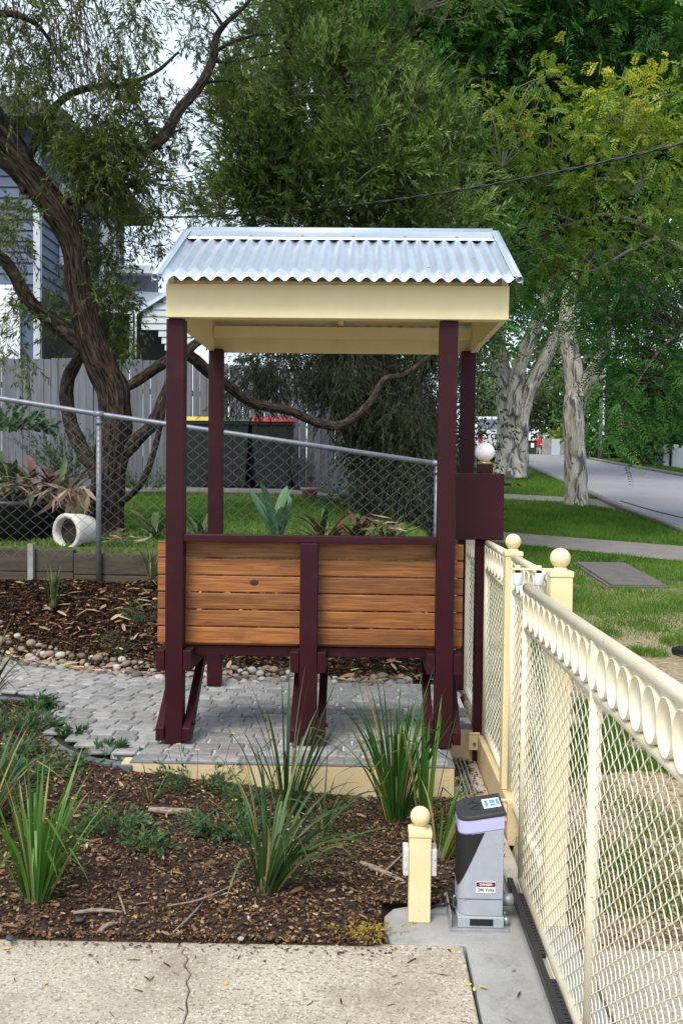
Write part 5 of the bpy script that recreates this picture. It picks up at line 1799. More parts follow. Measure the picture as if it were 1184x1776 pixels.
# ------------------------------------------------------------------ pale-barked street trees
def frond_tree(t, O, skel, lobes, mat, L0, L1, pairs, ll, lw, k, sig, shade_f, twm, fr=.012, every=2, drp=(.1, .6)):
    C, D = lobe_points(lobes)
    bs, dd = around(C, D, k, sig)
    n = len(bs)
    dd = nrm(dd * .7 + RNG.normal(size=(n, 3)) * .55 + np.array([0, -.15, .15]))
    Lt = RNG.uniform(L0, L1, n)
    dro = RNG.uniform(*drp, n)
    o = crown_obj("crown", pinnate_crown(bs, dd, Lt, dro, pairs, ll, lw, shade_f(bs)), mat, t)
    o.data.transform(O)
    b = MB()
    feeder(b, skel, C, fr, every)
    part(b, "branchlet", twm, t, off=O)["kind"] = "stuff"


st1 = empty("street_tree", tuple(U(1000, 876, Y=19.5)))
tag(st1, "pale flaky-barked street tree with yellow-green feathery leaves on the verge", "tree", "street trees on the verge")
O = Matrix.Translation(-st1.location)
skel = []
b = MB()
limb(b, [(1001, 890, 19.5), (999, 865, 19.5), (997, 800, 19.5), (994, 740, 19.5), (995, 700, 19.5), (1000, 668, 19.5), (1004, 640, 19.5)], [.27, .225, .205, .195, .205, .18, .06], 28, 44, .10, 31, 3.0)
limb(b, [(1000, 690, 19.5), (993, 640, 19.5), (983, 580, 19.45), (985, 520, 19.4), (1000, 460, 19.3)], [.20, .19, .16, .13, .06], 22, 60, .10, 32, 3.0)
limb(b, [(1002, 690, 19.5), (1022, 655, 19.4), (1042, 620, 19.2), (1055, 560, 18.9), (1085, 490, 18.5)], [.17, .16, .13, .10, .05], 20, 60, .10, 33, 3.0)
limb(b, [(1060, 545, 18.8), (1110, 500, 18.0), (1180, 470, 17.2), (1260, 470, 16.6)], [.08, .07, .05, .03], 12, 30, .08, 34, 3.0)
part(b, "trunk", bark_pale, st1, off=O)
b = MB()
limb(b, [(1190, 440, 15.2), (1140, 410, 14.9), (1100, 385, 14.6), (1050, 372, 14.4), (1000, 385, 14.2), (960, 400, 14.2)], [.05, .042, .034, .026, .014, .006], 10, 40, .08, 35)
limb(b, [(1130, 300, 15.4), (1110, 320, 15.1), (1090, 335, 14.9), (1065, 300, 14.7), (1068, 255, 14.6), (1075, 225, 14.5)], [.05, .045, .04, .035, .02, .008], 10, 40, .08, 36)
limb(b, [(1090, 335, 14.9), (1050, 310, 14.6), (1000, 325, 14.4), (950, 320, 14.3), (905, 335, 14.2)], [.03, .024, .016, .010, .004], 8, 36, .08, 37)
limb(b, [(1000, 385, 14.2), (940, 360, 14.0), (900, 330, 13.9), (870, 290, 13.8)], [.014, .010, .006, .004], 8, 26, .08, 38)
limb(b, [(960, 400, 14.2), (930, 390, 14.1), (880, 350, 14.0)], [.010, .007, .004], 8, 20, .08, 39)
limb(b, [(1140, 410, 14.9), (1080, 440, 14.5), (1020, 470, 14.2), (960, 450, 14.0)], [.03, .02, .012, .005], 8, 30, .08, 40)
part(b, "limb", simple("mid_limb_bark", (0.20, 0.175, 0.14), (0.10, 0.085, 0.068), 12, 0.9), st1, off=O)
b = MB()
limb(b, [(1200, 560, 15.5), (1150, 600, 15.0), (1120, 640, 14.6), (1090, 690, 14.3), (1075, 740, 14.2)], [.03, .022, .016, .010, .004], 8, 30, .08, 41)
limb(b, [(1150, 600, 15.0), (1100, 660, 14.6), (1060, 720, 14.4)], [.014, .01, .004], 8, 20, .08, 42)
part(b, "limb", twig_m, st1, off=O)
yl = [Lb(930, 145, 13.9, 30, 18, .3, 5), Lb(840, 190, 13.9, 30, 25, .3, 5), Lb(1060, 175, 14.3, 55, 35, .5, 12), Lb(1140, 190, 14.6, 55, 50, .6, 15), Lb(1130, 260, 14.6, 60, 45, .6, 17), Lb(1040, 240, 14.3, 50, 40, .5, 10), Lb(900, 240, 14.0, 60, 40, .5, 12), Lb(960, 290, 14.2, 60, 40, .5, 12),
      Lb(1020, 330, 14.3, 60, 40, .5, 12), Lb(950, 370, 14.1, 50, 40, .5, 7), Lb(1120, 350, 14.6, 60, 40, .5, 14), Lb(1010, 430, 14.2, 70, 40, .5, 12), Lb(930, 450, 14.0, 50, 30, .5, 7), Lb(870, 310, 13.9, 40, 40, .4, 7), Lb(1150, 430, 14.8, 50, 40, .5, 12), Lb(985, 205, 14.2, 40, 25, .4, 5)]
gl = [Lb(1140, 570, 16.5, 60, 50, .8, 18), Lb(1060, 500, 16.5, 70, 50, .8, 18), Lb(1165, 640, 15.5, 40, 45, .5, 14), Lb(980, 560, 17, 60, 30, .6, 8), Lb(1110, 650, 15.6, 60, 42, .7, 22), Lb(1100, 480, 15.6, 90, 50, .8, 16), Lb(960, 480, 15.4, 70, 40, .7, 12), Lb(1110, 620, 15.2, 60, 40, .6, 22), Lb(1125, 670, 14.9, 45, 38, .5, 22), Lb(1075, 690, 14.6, 35, 26, .4, 10), Lb(1165, 690, 15.0, 30, 30, .4, 8), Lb(1085, 742, 14.4, 28, 14, .3, 3), Lb(1108, 752, 14.5, 8, 14, .2, 2), Lb(1150, 540, 15.6, 60, 50, .7, 20), Lb(905, 520, 15.0, 50, 40, .5, 8),
      Lb(1060, 560, 16.0, 60, 40, .5, 14), Lb(1020, 500, 18, 80, 60, 1.0, 20), Lb(900, 420, 16, 80, 60, .8, 22), Lb(890, 500, 17, 50, 40, .8, 10)]
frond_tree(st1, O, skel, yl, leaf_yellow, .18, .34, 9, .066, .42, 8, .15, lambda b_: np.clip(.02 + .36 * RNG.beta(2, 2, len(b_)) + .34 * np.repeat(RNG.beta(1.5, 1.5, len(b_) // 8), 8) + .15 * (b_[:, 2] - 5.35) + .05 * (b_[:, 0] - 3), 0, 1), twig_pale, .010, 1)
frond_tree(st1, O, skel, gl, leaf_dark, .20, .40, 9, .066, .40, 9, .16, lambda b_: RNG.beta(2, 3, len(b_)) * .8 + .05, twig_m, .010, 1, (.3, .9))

st2 = empty("street_tree", tuple(U(890, 822, Y=27)))
tag(st2, "wide many-stemmed pale street tree further up the road behind the globe lamp", "tree", "street trees on the verge")
O = Matrix.Translation(-st2.location)
skel = []
b = MB()
limb(b, [(885, 830, 27), (883, 790, 27), (882, 740, 27), (878, 690, 27), (868, 640, 27), (860, 580, 26.8), (850, 500, 26.6), (835, 400, 26.4)], [.50, .36, .30, .28, .24, .20, .16, .10], 28, 60, .12, 51, 3.0)
limb(b, [(897, 812, 27), (900, 760, 26.9), (905, 710, 26.9), (925, 660, 26.8), (955, 600, 26.6), (985, 540, 26.4), (1010, 440, 26)], [.30, .25, .22, .19, .17, .14, .09], 22, 50, .12, 52, 3.0)
limb(b, [(890, 720, 26.8), (893, 670, 26.7), (905, 620, 26.5), (930, 560, 26.2), (960, 480, 26), (980, 380, 26)], [.22, .20, .19, .18, .13, .07], 20, 50, .12, 53, 3.0)
part(b, "trunk", bark_pale, st2, off=O)
b = MB()
limb(b, [(850, 500, 26.6), (780, 400, 26), (700, 280, 26), (640, 150, 26)], [.18, .13, .09, .04], 12, 30, .1, 54)
limb(b, [(835, 400, 26.4), (830, 250, 26), (800, 100, 26), (780, -60, 26)], [.14, .11, .07, .04], 12, 30, .1, 55)
limb(b, [(960, 480, 26), (1000, 300, 25.5), (1050, 120, 25.5), (1070, -60, 25.5)], [.14, .11, .08, .04], 12, 30, .1, 56)
limb(b, [(1010, 440, 26), (1100, 300, 25), (1180, 120, 25)], [.10, .08, .04], 12, 30, .1, 57)
limb(b, [(830, 250, 26), (760, 190, 25), (690, 130, 24.5), (660, 60, 24.5)], [.07, .05, .03, .02], 10, 26, .1, 58)
part(b, "limb", bark_grey, st2, off=O)
lob = [Lb(620, 60, 25.5, 120, 90, 2.2, 60), Lb(760, 60, 25, 120, 90, 2.2, 75), Lb(900, 60, 25, 120, 90, 2.4, 80), Lb(1030, 60, 25, 120, 90, 2.4, 80), Lb(1150, 60, 25, 100, 100, 2.4, 60), Lb(700, 180, 25.5, 110, 60, 2.0, 60), Lb(830, 200, 25.5, 90, 70, 2.0, 60),
       Lb(950, 190, 25.5, 110, 70, 2.0, 65), Lb(1080, 190, 25, 110, 70, 2.0, 60), Lb(760, 300, 26, 60, 50, 1.6, 24), Lb(870, 300, 26.5, 70, 60, 1.6, 30), Lb(980, 300, 26.5, 90, 60, 1.6, 36), Lb(1100, 300, 26, 90, 60, 1.6, 36), Lb(860, 400, 27, 70, 50, 1.6, 24),
       Lb(960, 410, 27.5, 80, 50, 1.6, 40), Lb(1080, 420, 27, 90, 50, 1.6, 44), Lb(1150, 480, 27, 60, 60, 1.6, 30), Lb(1040, 500, 27.5, 80, 40, 1.6, 26), Lb(920, 500, 27.5, 70, 40, 1.6, 22), Lb(820, 470, 26.5, 40, 60, 1.4, 18), Lb(828, 520, 26.5, 26, 40, 1.0, 10), Lb(815, 540, 24, 20, 34, .8, 8), Lb(540, 20, 26, 80, 50, 2, 24), Lb(1184, 200, 24, 60, 120, 2, 40), Lb(840, -70, 25, 420, 60, 3, 60)]
frond_tree(st2, O, skel, lob, leaf_dark, .5, .95, 9, .17, .42, 13, .42, lambda b_: np.clip(RNG.beta(2.2, 2.6, len(b_)) * .5 + .55 * np.repeat(RNG.beta(1.4, 1.6, len(b_) // 13), 13), 0, 1), twig_m, .03, 3)


# ------------------------------------------------------------------ far trees up the road
def far_tree(label, px, py_base, Y, lobes, name="far_tree", k=12, ll=.24, mat=leaf_far, r=.22, X=None):
    p = U(px, py_base, Y=Y)
    z = float(ground_z(p.x, Y))
    t = empty(name, (p.x, Y, z))
    tag(t, label, "tree", "trees up the road")
    O = Matrix.Translation((-p.x, -Y, -z))
    C, D = lobe_points(lobes)
    cm = C.mean(0)
    b = MB()
    b.tube(catmull([(p.x, Y, z - .1), (p.x + .1, Y, z + (cm[2] - z) * .5), tuple(cm)], 12), [r, r * .7, r * .3], 12, True, .1)
    for c in C[::4]:
        b.tube(catmull([(p.x + .05, Y, z + (cm[2] - z) * .55), tuple((c + cm) / 2), tuple(c)], 6), [r * .3, r * .08], 5, caps=False)
    part(b, "trunk", bark_grey, t, off=O)
    bs, dd = around(C, D, k, .4)
    n = len(bs)
    dd = nrm(dd * .5 + RNG.normal(size=(n, 3)) * .7)
    Lt = RNG.uniform(.4, .8, n)
    o = crown_obj("crown", [needle_crown(bs, dd, Lt, np.full(n, .2), 9, ll, .38, .9)], mat, t)
    o.data.transform(O)


far_tree("grey-green round-headed tree at the road crest between the pale trunks", 962, 790, 64, [Lb(962, 690, 64, 45, 45, 2.4, 46), Lb(928, 715, 64, 25, 25, 1.8, 14), Lb(978, 740, 64, 25, 25, 1.8, 14)], ll=.3)
far_tree("dark bushy tree behind the white wall right of the pale trunk", 1060, 805, 42, [Lb(1060, 720, 42, 60, 60, 2, 60), Lb(1100, 690, 42, 60, 50, 2, 40), Lb(1085, 760, 41, 40, 30, 1.5, 26)], mat=leaf_dark)
far_tree("dark tree above the white wall at the right edge", 1165, 800, 36, [Lb(1165, 710, 36, 50, 65, 1.8, 56), Lb(1120, 750, 36, 40, 40, 1.4, 26)], mat=leaf_dark)
far_tree("tall pale hazy tree far beyond the road crest", 1010, 790, 75, [Lb(1000, 640, 75, 70, 50, 3, 40), Lb(960, 610, 75, 60, 40, 3, 26), Lb(1050, 650, 75, 50, 40, 3, 24)], ll=.4)
far_tree("green tree beyond the crest above the parked truck", 870, 800, 62, [Lb(870, 660, 62, 55, 60, 3, 40), Lb(840, 720, 58, 30, 50, 2, 30)], ll=.34)
far_tree("leafy tree filling the gap behind the right street fence", 1230, 790, 48, [Lb(1200, 690, 48, 70, 70, 2.5, 50)], ll=.3)
far_tree("tall backdrop tree beyond the yard behind the bottlebrush", 560, 840, 19, [Lb(560, 560, 19, 90, 110, 1.5, 60), Lb(640, 430, 19, 110, 90, 1.5, 60), Lb(740, 520, 19, 70, 110, 1.5, 50), Lb(700, 700, 18, 70, 90, 1.2, 50), Lb(760, 800, 17, 40, 60, 1, 24)], mat=leaf_shade, ll=.085, k=26)  # backdrop foliage with the canopy's shade put into its leaf colour
hd = empty("bright_hedge", tuple(U(978, 790, Y=47)[:2]) + (float(zs(47)),))
tag(hd, "rounded yellow-green hedge above the grey panel fence", "hedge")
C, D = lobe_points([((0, 0, .75), (.9, .5, .38), 40)])
bs, dd = around(C, D, 10, .12); n = len(bs)
crown_obj("foliage", [needle_crown(bs, nrm(dd + RNG.normal(size=(n, 3)) * .6), RNG.uniform(.1, .25, n), np.zeros(n), 8, .12, .45)], leaf_yellow, hd)
b = MB()
for k in range(5): b.tube([(-.6 + .3 * k, 0, -.05), (-.55 + .28 * k, 0, .7)], [.03, .015], 6)
b.build("stem", twig_m, hd)
dh = empty("dark_hedge", (13.4, 61, float(zs(61))))
tag(dh, "dark clipped hedge at the crest beside the grey-green tree", "hedge")
C, D = lobe_points([((-1.2, 0, .7), (1.8, .6, .8), 80)])
bs, dd = around(C, D, 10, .15); n = len(bs)
crown_obj("foliage", [needle_crown(bs, nrm(dd + RNG.normal(size=(n, 3)) * .6), RNG.uniform(.1, .25, n), np.zeros(n), 8, .16, .45)], leaf_dark, dh)
b = MB()
for k in range(6): b.tube([(-2.6 + .5 * k, 0, -.1), (-2.6 + .5 * k, 0, .7)], [.03, .015], 6)
b.build("stem", twig_m, dh)


# ------------------------------------------------------------------ strap-leaved tufts
def tuft(name, label, px, py, z, n, lmin, lmax, w, spread, mat, lean=(0, 0), droop=(.2, .9), dead=.13, cat="grass tuft", group="strap-leaved tufts in the planting bed", seed=0, Y=None, r0=.045, bright=0.0):
    rg = np.random.default_rng(100 + seed)
    p = U(px, py, z=z) if Y is None else U(px, py, Y=Y)
    t = empty(name, tuple(p))
    tag(t, label, cat, group)
    seg = 9
    V, Fc, R_ = [], [], []
    for i in range(n):
        a = rg.uniform(0, 2 * PI)
        rr = r0 * math.sqrt(rg.uniform())
        inner = rr / r0
        tilt = spread * (0.15 + inner * rg.uniform(.3, 1.0))
        d = np.array([math.cos(a) * tilt + lean[0], math.sin(a) * tilt + lean[1], 1.0]); d /= np.linalg.norm(d)
        L = rg.uniform(lmin, lmax) * (1 - .25 * inner * rg.uniform())
        k = rg.uniform(*droop) * (0.35 + tilt)
        kink = rg.uniform() < .22
        pos = np.array([math.cos(a) * rr, math.sin(a) * rr, -.01])
        side = np.array([-math.sin(a), math.cos(a), 0]); side = side + rg.normal(size=3) * .35; side -= d * (side @ d); side /= np.linalg.norm(side)
        ww = w * rg.uniform(.6, 1.15)
        tone = rg.beta(2, 2) * .75 + rg.uniform(0, .15) + bright
        if rg.uniform() < dead: tone = 1.0
        b0 = len(V)
        for s in range(seg + 1):
            tt = s / seg
            wd = ww * min(1, .55 + 2.2 * tt) * (1 - max(0, (tt - .55) / .45) ** 1.6) + .0004
            nn = np.cross(side, d)
            V.append(pos + side * wd / 2); V.append(pos - nn * wd * .18); V.append(pos - side * wd / 2)
            step = L / seg
            pos = pos + d * step
            bend = k * step / max(L, .01) * (1 + 2.2 * tt)
            if kink and s == int(seg * .6): bend += 1.2
            d = d + np.array([0, 0, -1.0]) * bend + np.array([math.cos(a), math.sin(a), 0]) * bend * .35; d /= np.linalg.norm(d)
            if pos[2] < .006: pos[2] = .006 + rg.uniform(0, .01); d[2] = max(d[2], 0.0)
            side = side - d * (side @ d); side /= np.linalg.norm(side)
        for s in range(seg):
            q = b0 + s * 3
            Fc += [(q, q + 1, q + 4, q + 3), (q + 1, q + 2, q + 5, q + 4)]
            R_ += [min(1, tone + (.25 if (s > seg - 2 and tone < .9 and i % 5 == 0) else 0))] * 2
    o = link("blades", poly_mesh("blades", np.array(V), np.array(Fc), 4, R_, True), mat, t)
    cr = MB(); cr.lathe([(0, -.03), (r0 * 1.0, -.02), (r0 * .8, .02), (r0 * .4, .05), (0, .055)], 10); cr.build("crown_base", dry_base, t)
    return t


dry_base = simple("dry_tuft_base", (0.16, 0.11, 0.06), (0.06, 0.045, 0.025), 60, .9, .5, 90)
tuft("strap_tuft", "bright green strap-leaved tuft nearest the driveway at the left", 62, 1558, .03, 64, .34, .60, .0125, .46, blade_m, seed=1, bright=.12)
tuft("strap_tuft", "arching strap-leaved tuft with browned blades in the middle of the bed", 462, 1545, .02, 66, .34, .76, .0115, .62, blade_dark, lean=(.20, -.02), droop=(.45, 1.7), dead=.07, seed=2)
tuft("strap_tuft", "tall dark tuft against the cream wall below the centre post", 497, 1412, .03, 46, .40, .76, .0115, .40, blade_dark, seed=3, lean=(.02, 0))
tuft("strap_tuft", "tall tuft against the cream wall left of the right post", 686, 1425, .01, 70, .42, .80, .0125, .36, blade_m, seed=4, bright=-.12)
tuft("strap_tuft", "few broad upright blades in front of the right shelter post", 738, 1455, .005, 16, .48, .72, .018, .20, blade_m, seed=5, lean=(.06, 0), bright=.12, droop=(.05, .35), r0=.03)
tuft("strap_tuft", "small vivid green tuft between the bollard and the gate motor", 765, 1490, .005, 34, .22, .42, .010, .42, blade_m, seed=6, lean=(.32, 0), bright=.2, droop=(.1, .8), r0=.03)
tuft("strap_tuft", "dark tuft at the left edge behind the bright green one", -25, 1420, .10, 70, .30, .55, .012, .75, blade_dark, seed=7, lean=(.12, 0))
tuft("strap_tuft", "upright tuft at the left edge beside the paving", -30, 1225, .16, 55, .34, .62, .011, .55, blade_dark, seed=8, lean=(.22, 0))
tuft("strap_tuft", "small dark tuft on the mulch bank under the tipped white pot", 92, 1048, None, 34, .22, .36, .009, .35, blade_dark, seed=9, Y=7.72, r0=.03, group="strap-leaved tufts on the bank")
tuft("strap_tuft", "thin dark-leaved tuft on the bank beside the slatted backrest", 262, 1000, None, 40, .18, .34, .007, .7, blade_dark, seed=10, Y=7.80, r0=.03, group="strap-leaved tufts on the bank")


def herb(name, label, px, py, z, n, rad, h, ll, lw, mat, Y=None, seed=0, flowers=0, group="low herbs in the planting bed", up=.6):
    rg = np.random.default_rng(500 + seed)
    p = U(px, py, z=z) if Y is None else U(px, py, Y=Y)
    t = empty(name, tuple(p))
    tag(t, label, "plant", group)
    a = rg.uniform(0, 2 * PI, n); r = rad * np.sqrt(rg.uniform(size=n)) * .55
    base = np.stack([np.cos(a) * r, np.sin(a) * r * .8, np.full(n, .003)], -1)
    d = nrm(np.stack([np.cos(a) * .8, np.sin(a) * .8, np.full(n, up)], -1) + rg.normal(size=(n, 3)) * .35)
    d[:, 2] = np.abs(d[:, 2])
    L = rg.uniform(.5, 1.1, n) * h
    global RNG
    old = RNG; RNG = rg
    parts = [needle_crown(base, d, L, np.full(n, .15), 14, ll, lw, .8)]
    tv, tf = twig_strips(base, d, L, np.full(n, .15), np.full(n, .0014))
    RNG = old
    crown_obj("leaves", parts, mat, t)
    link("stems", poly_mesh("stems", tv, tf, 4), herb_stem, t)
    for k in range(flowers):
        f = MB(); x, y = rg.uniform(-rad, rad), rg.uniform(-rad, 0) * .6
        hh = h * rg.uniform(.9, 1.5)
        f.tube([(x * .6, y, .02), (x, y, hh)], .0013, 4)
        fo = f.build("flower_stalk", herb_stem, t)
        f = MB()
        for q in range(6):
            an = q * PI / 3
            f.add([(x, y, hh), (x + .010 * math.cos(an - .4), y + .010 * math.sin(an - .4), hh + .002), (x + .014 * math.cos(an), y + .014 * math.sin(an), hh + .001), (x + .010 * math.cos(an + .4), y + .010 * math.sin(an + .4), hh + .002)], [(0, 1, 2, 3)])
        f.build("flower", flower_y, fo)
    return t


herb_stem = simple("herb_stem", (0.07, 0.10, 0.04), None, 20, .8)
flower_y = simple("yellow_petal", (0.75, 0.48, 0.02), None, 20, .6)
herb("low_herb", "grey-green herb patch right of the bright green tuft", 190, 1440, .06, 46, .16, .13, .032, .30, herb_m, seed=1, flowers=1)
herb("low_herb", "small grey-green herb just in front of the herb patch", 250, 1468, .05, 30, .11, .10, .032, .28, herb_m, seed=2)
herb("low_herb", "herb with yellow flowers against the cream wall", 345, 1365, .07, 60, .20, .19, .034, .24, herb_m, seed=3, flowers=4)
herb("low_herb", "sprawling grey-green herb left of the arching tuft", 395, 1440, .04, 60, .20, .14, .036, .28, herb_m, seed=4, flowers=1)
herb("low_herb", "leafy green weed on the bank left of the bench", 212, 1128, None, 50, .17, .16, .034, .26, herb_m, Y=7.42, seed=5, flowers=1, group="low herbs on the bank")
herb("low_herb", "wispy dark shrub on the bank touching the slatted backrest", 262, 1085, None, 60, .17, .26, .026, .22, herb_m, Y=7.6, seed=6, group="low herbs on the bank", up=1.0)
herb("succulent_clump", "glossy succulent at the corner of the paving edge", 192, 1312, .13, 20, .08, .09, .042, .34, succ_m, seed=7, group="succulents along the paving edge", up=.9)
herb("succulent_clump", "glossy succulent a little left of the paving corner", 232, 1322, .11, 16, .07, .08, .040, .34, succ_m, seed=8, group="succulents along the paving edge", up=.9)
herb("succulent_clump", "glossy succulent hugging the curved slate edge", 128, 1280, .14, 20, .08, .09, .042, .32, succ_m, seed=9, group="succulents along the paving edge", up=.9)
herb("succulent_clump", "glossy succulent furthest back along the curved slate edge", 66, 1232, .15, 22, .09, .11, .042, .32, succ_m, seed=10, group="succulents along the paving edge", up=.9)
herb("low_herb", "scruffy low weeds at the left edge of the bed", 15, 1310, .14, 50, .20, .14, .036, .26, herb_m, seed=11)


# ------------------------------------------------------------------ broad-leaved plants in the yard
def strap_leaf_mesh(name, L, W, arch, mat, tone, fold=.25, seg=9, tipw=.02):
    V, Fc = [], []
    pos = np.array([0, 0, 0.0]); d = np.array([0, .25, 1.0]); d /= np.linalg.norm(d)
    for s in range(seg + 1):
        t = s / seg
        wd = W * (0.45 + .9 * t - 1.3 * max(0, t - .45) ** 1.5 * 1.9) if t < .97 else W * tipw
        wd = max(wd, W * tipw)
        n_ = np.cross(np.array([1.0, 0, 0]), d)
        V += [pos + np.array([wd / 2, 0, 0]) - n_ * wd * fold * -.5, pos, pos + np.array([-wd / 2, 0, 0]) - n_ * wd * fold * -.5]
        pos = pos + d * L / seg
        d = d + np.array([0, .5, -1.0]) * arch / seg * (0.5 + 1.5 * t); d /= np.linalg.norm(d)
    for s in range(seg):
        q = s * 3
        Fc += [(q, q + 1, q + 4, q + 3), (q + 1, q + 2, q + 5, q + 4)]
    me = poly_mesh(name, np.array(V), np.array(Fc), 4, [min(1, max(0, tone + random.uniform(-.03, .03)))] * len(Fc), True)
    me.materials.append(mat)
    return me


brom_m = attr_mat("bromeliad_leaf", [(0.0, (0.030, 0.055, 0.020)), (0.35, (0.075, 0.12, 0.035)), (0.6, (0.085, 0.035, 0.022)), (0.8, (0.14, 0.045, 0.028)), (1.0, (0.25, 0.17, 0.09))], .4, .15, spec=.4)
agave_m = attr_mat("agave_leaf", [(0.0, (0.05, 0.13, 0.07)), (1.0, (0.12, 0.22, 0.11))], .45, .15, spec=.4)


def rosette(name, label, loc, n, L, W, mat, tones, arch=(.3, 1.2), tilt=(.1, .9), cat="plant", group=None, part_name="leaf"):
    t = empty(name, loc)
    tag(t, label, cat, group)
    pr = [strap_leaf_mesh(part_name, 1.0, W / L, random.uniform(*arch), mat, random.choice(tones)) for _ in range(8)]
    for i in range(n):
        o = link(part_name, pr[i % 8], None, t)
        s = L * random.uniform(.65, 1.1)
        o.scale = (s, s, s)
        o.rotation_euler = (-random.uniform(*tilt), 0, 0)
        a = i * 2.399 + random.uniform(-.3, .3)
        o.rotation_euler = (Matrix.Rotation(a, 4, 'Z') @ Matrix.Rotation(-random.uniform(*tilt), 4, 'X')).to_euler()
        o.location = (random.uniform(-.03, .03), random.uniform(-.03, .03), 0)
    return t


def gz(x, y): return float(zn(x, y)) + .02


q = U(478, 925, Y=8.5); rosette("agave", "broad blue-green agave leaves standing before the lawn", (q.x, 8.5, gz(q.x, 8.5)), 7, .52, .15, agave_m, [.2, .6, .9], (.0, .35), (-.1, .35))
q = U(580, 930, Y=8.4)
for k, (px, lab) in enumerate(((560, "rust and green bromeliad left of the bronze-leaved clump's middle"), (620, "bronze-leaved bromeliad in the middle of the clump above the slats"), (678, "green bromeliad with dry leaves at the right of the clump"))):
    q = U(px, 925, Y=8.45)
    rosette("bromeliad", lab, (q.x, 8.45 + .1 * k, gz(q.x, 8.5) + .02), 22, .42, .06, brom_m, [.1, .3, .6, .75, .8] if k < 2 else [.1, .2, .3, .6], (.3, 1.3), (.1, 1.0), group="bromeliads behind the wire fence")
rosette("bromeliad", "greenish bromeliad just right of the left shelter post", (U(350, 925, Y=8.5).x, 8.5, gz(-1.3, 8.5)), 14, .34, .05, brom_m, [.1, .25, .35], (.2, 1.0), (.0, .8), group="bromeliads behind the wire fence")
rosette("bromeliad", "single bright green bromeliad by the tree trunk base", (U(268, 930, Y=8.6).x, 8.6, gz(-1.7, 8.6)), 12, .36, .07, brom_m, [.2, .35, .4], (.2, 1.2), (.1, .9), group="bromeliads behind the wire fence")
for k, (px, py, lab) in enumerate(((20, 850, "bronze bromeliad at the left of the black planter"), (70, 845, "reddish bromeliad in the middle of the black planter"), (110, 850, "green bromeliad spilling right from the black planter"))):
    q = U(px, py, Y=8.62)
    rosette("bromeliad", lab, (q.x, 8.62, 1.30), 30, .56, .065, brom_m, [.2, .35, .6, .7, .8], (.3, 1.4), (.1, 1.0), group="bromeliads in the planter")


def dry_clump(label, px, py, Y, n, L, seed, hang=0.0, zz=None):
    rg = np.random.default_rng(seed)
    q = U(px, py, Y=Y)
    t = empty("dry_leaf_clump", tuple(q)); tag(t, label, "dead leaves", "dry leaf clumps")
    a = rg.uniform(0, 2 * PI, n)
    d = nrm(np.stack([np.cos(a), np.sin(a), rg.uniform(-.2, .35, n) - hang], -1))
    base = rg.normal(size=(n, 3)) * np.array([.10, .06, .03])
    Ls = rg.uniform(.5, 1.2, n) * L
    global RNG
    old = RNG; RNG = rg
    crown_obj("dead_leaf", [leaves_quads(base, d, Ls, rg.uniform(.05, .2, n) * Ls, rg.uniform(.1, 1, n), None, .12)], dry_m, t)
    RNG = old


dry_clump("curled pale dry leaves piled at the foot of the leaning tree", 215, 935, 8.2, 46, .15, 1)
dry_clump("dry tan leaves hanging over the planter rim above the tipped pot", 118, 850, 8.4, 90, .24, 2, 1.1)
dry_clump("large pale dead leaves beside the right bromeliad", 668, 915, 8.3, 46, .17, 3)
dry_clump("dry brown leaves on top of the black planter", 30, 840, 8.4, 60, .20, 4, .3)

# leafy weed by the planter
herb("leafy_shrub", "light green leafy shrub behind the planter at the left edge", 15, 745, None, 40, .30, .34, .085, .5, herb_m, Y=9.6, seed=21, group="yard shrubs")
herb("leafy_shrub", "tangle of dark green creeper at the foot of the paling fence", 640, 880, None, 120, .55, .55, .060, .4, succ_m, Y=12.6, seed=22, group="yard shrubs")

herb("tangled_shrub", "tangled dark twiggy shrub behind the leaning trunk, in front of the palings", 125, 830, None, 150, .42, .75, .045, .25, herb_m, Y=9.9, seed=23, group="yard shrubs", up=1.6)
herb("tangled_shrub", "dark shrub between the leaning trunk and the left shelter post", 250, 850, None, 90, .36, .40, .045, .25, herb_m, Y=12.8, seed=24, group="yard shrubs", up=1.3)
herb("low_herb", "lush weed patch beside the curved paving edge at far left", 35, 1265, .15, 70, .22, .17, .036, .26, herb_m, seed=31)
herb("low_herb", "green weed behind the bright green tuft's left side", 50, 1345, .13, 60, .18, .15, .036, .26, herb_m, seed=32)
herb("low_herb", "thin trailing weed between the bright green tuft and the slate edge", 115, 1335, .12, 36, .16, .12, .034, .22, herb_m, seed=33)
herb("low_herb", "sparse low herb under the cream wall left of the tall tuft", 425, 1395, .04, 36, .14, .13, .034, .24, herb_m, seed=34)
tuft("strap_tuft", "thin seedling tuft in front of the cream wall's left end", 262, 1395, .07, 12, .12, .26, .006, .6, blade_dark, seed=35, r0=.015)
tuft("strap_tuft", "thin arching tuft leaning over the mulch right of the middle tuft", 560, 1450, .01, 22, .26, .52, .008, .7, blade_dark, seed=36, r0=.02, lean=(.1, -.1), droop=(.6, 1.6))

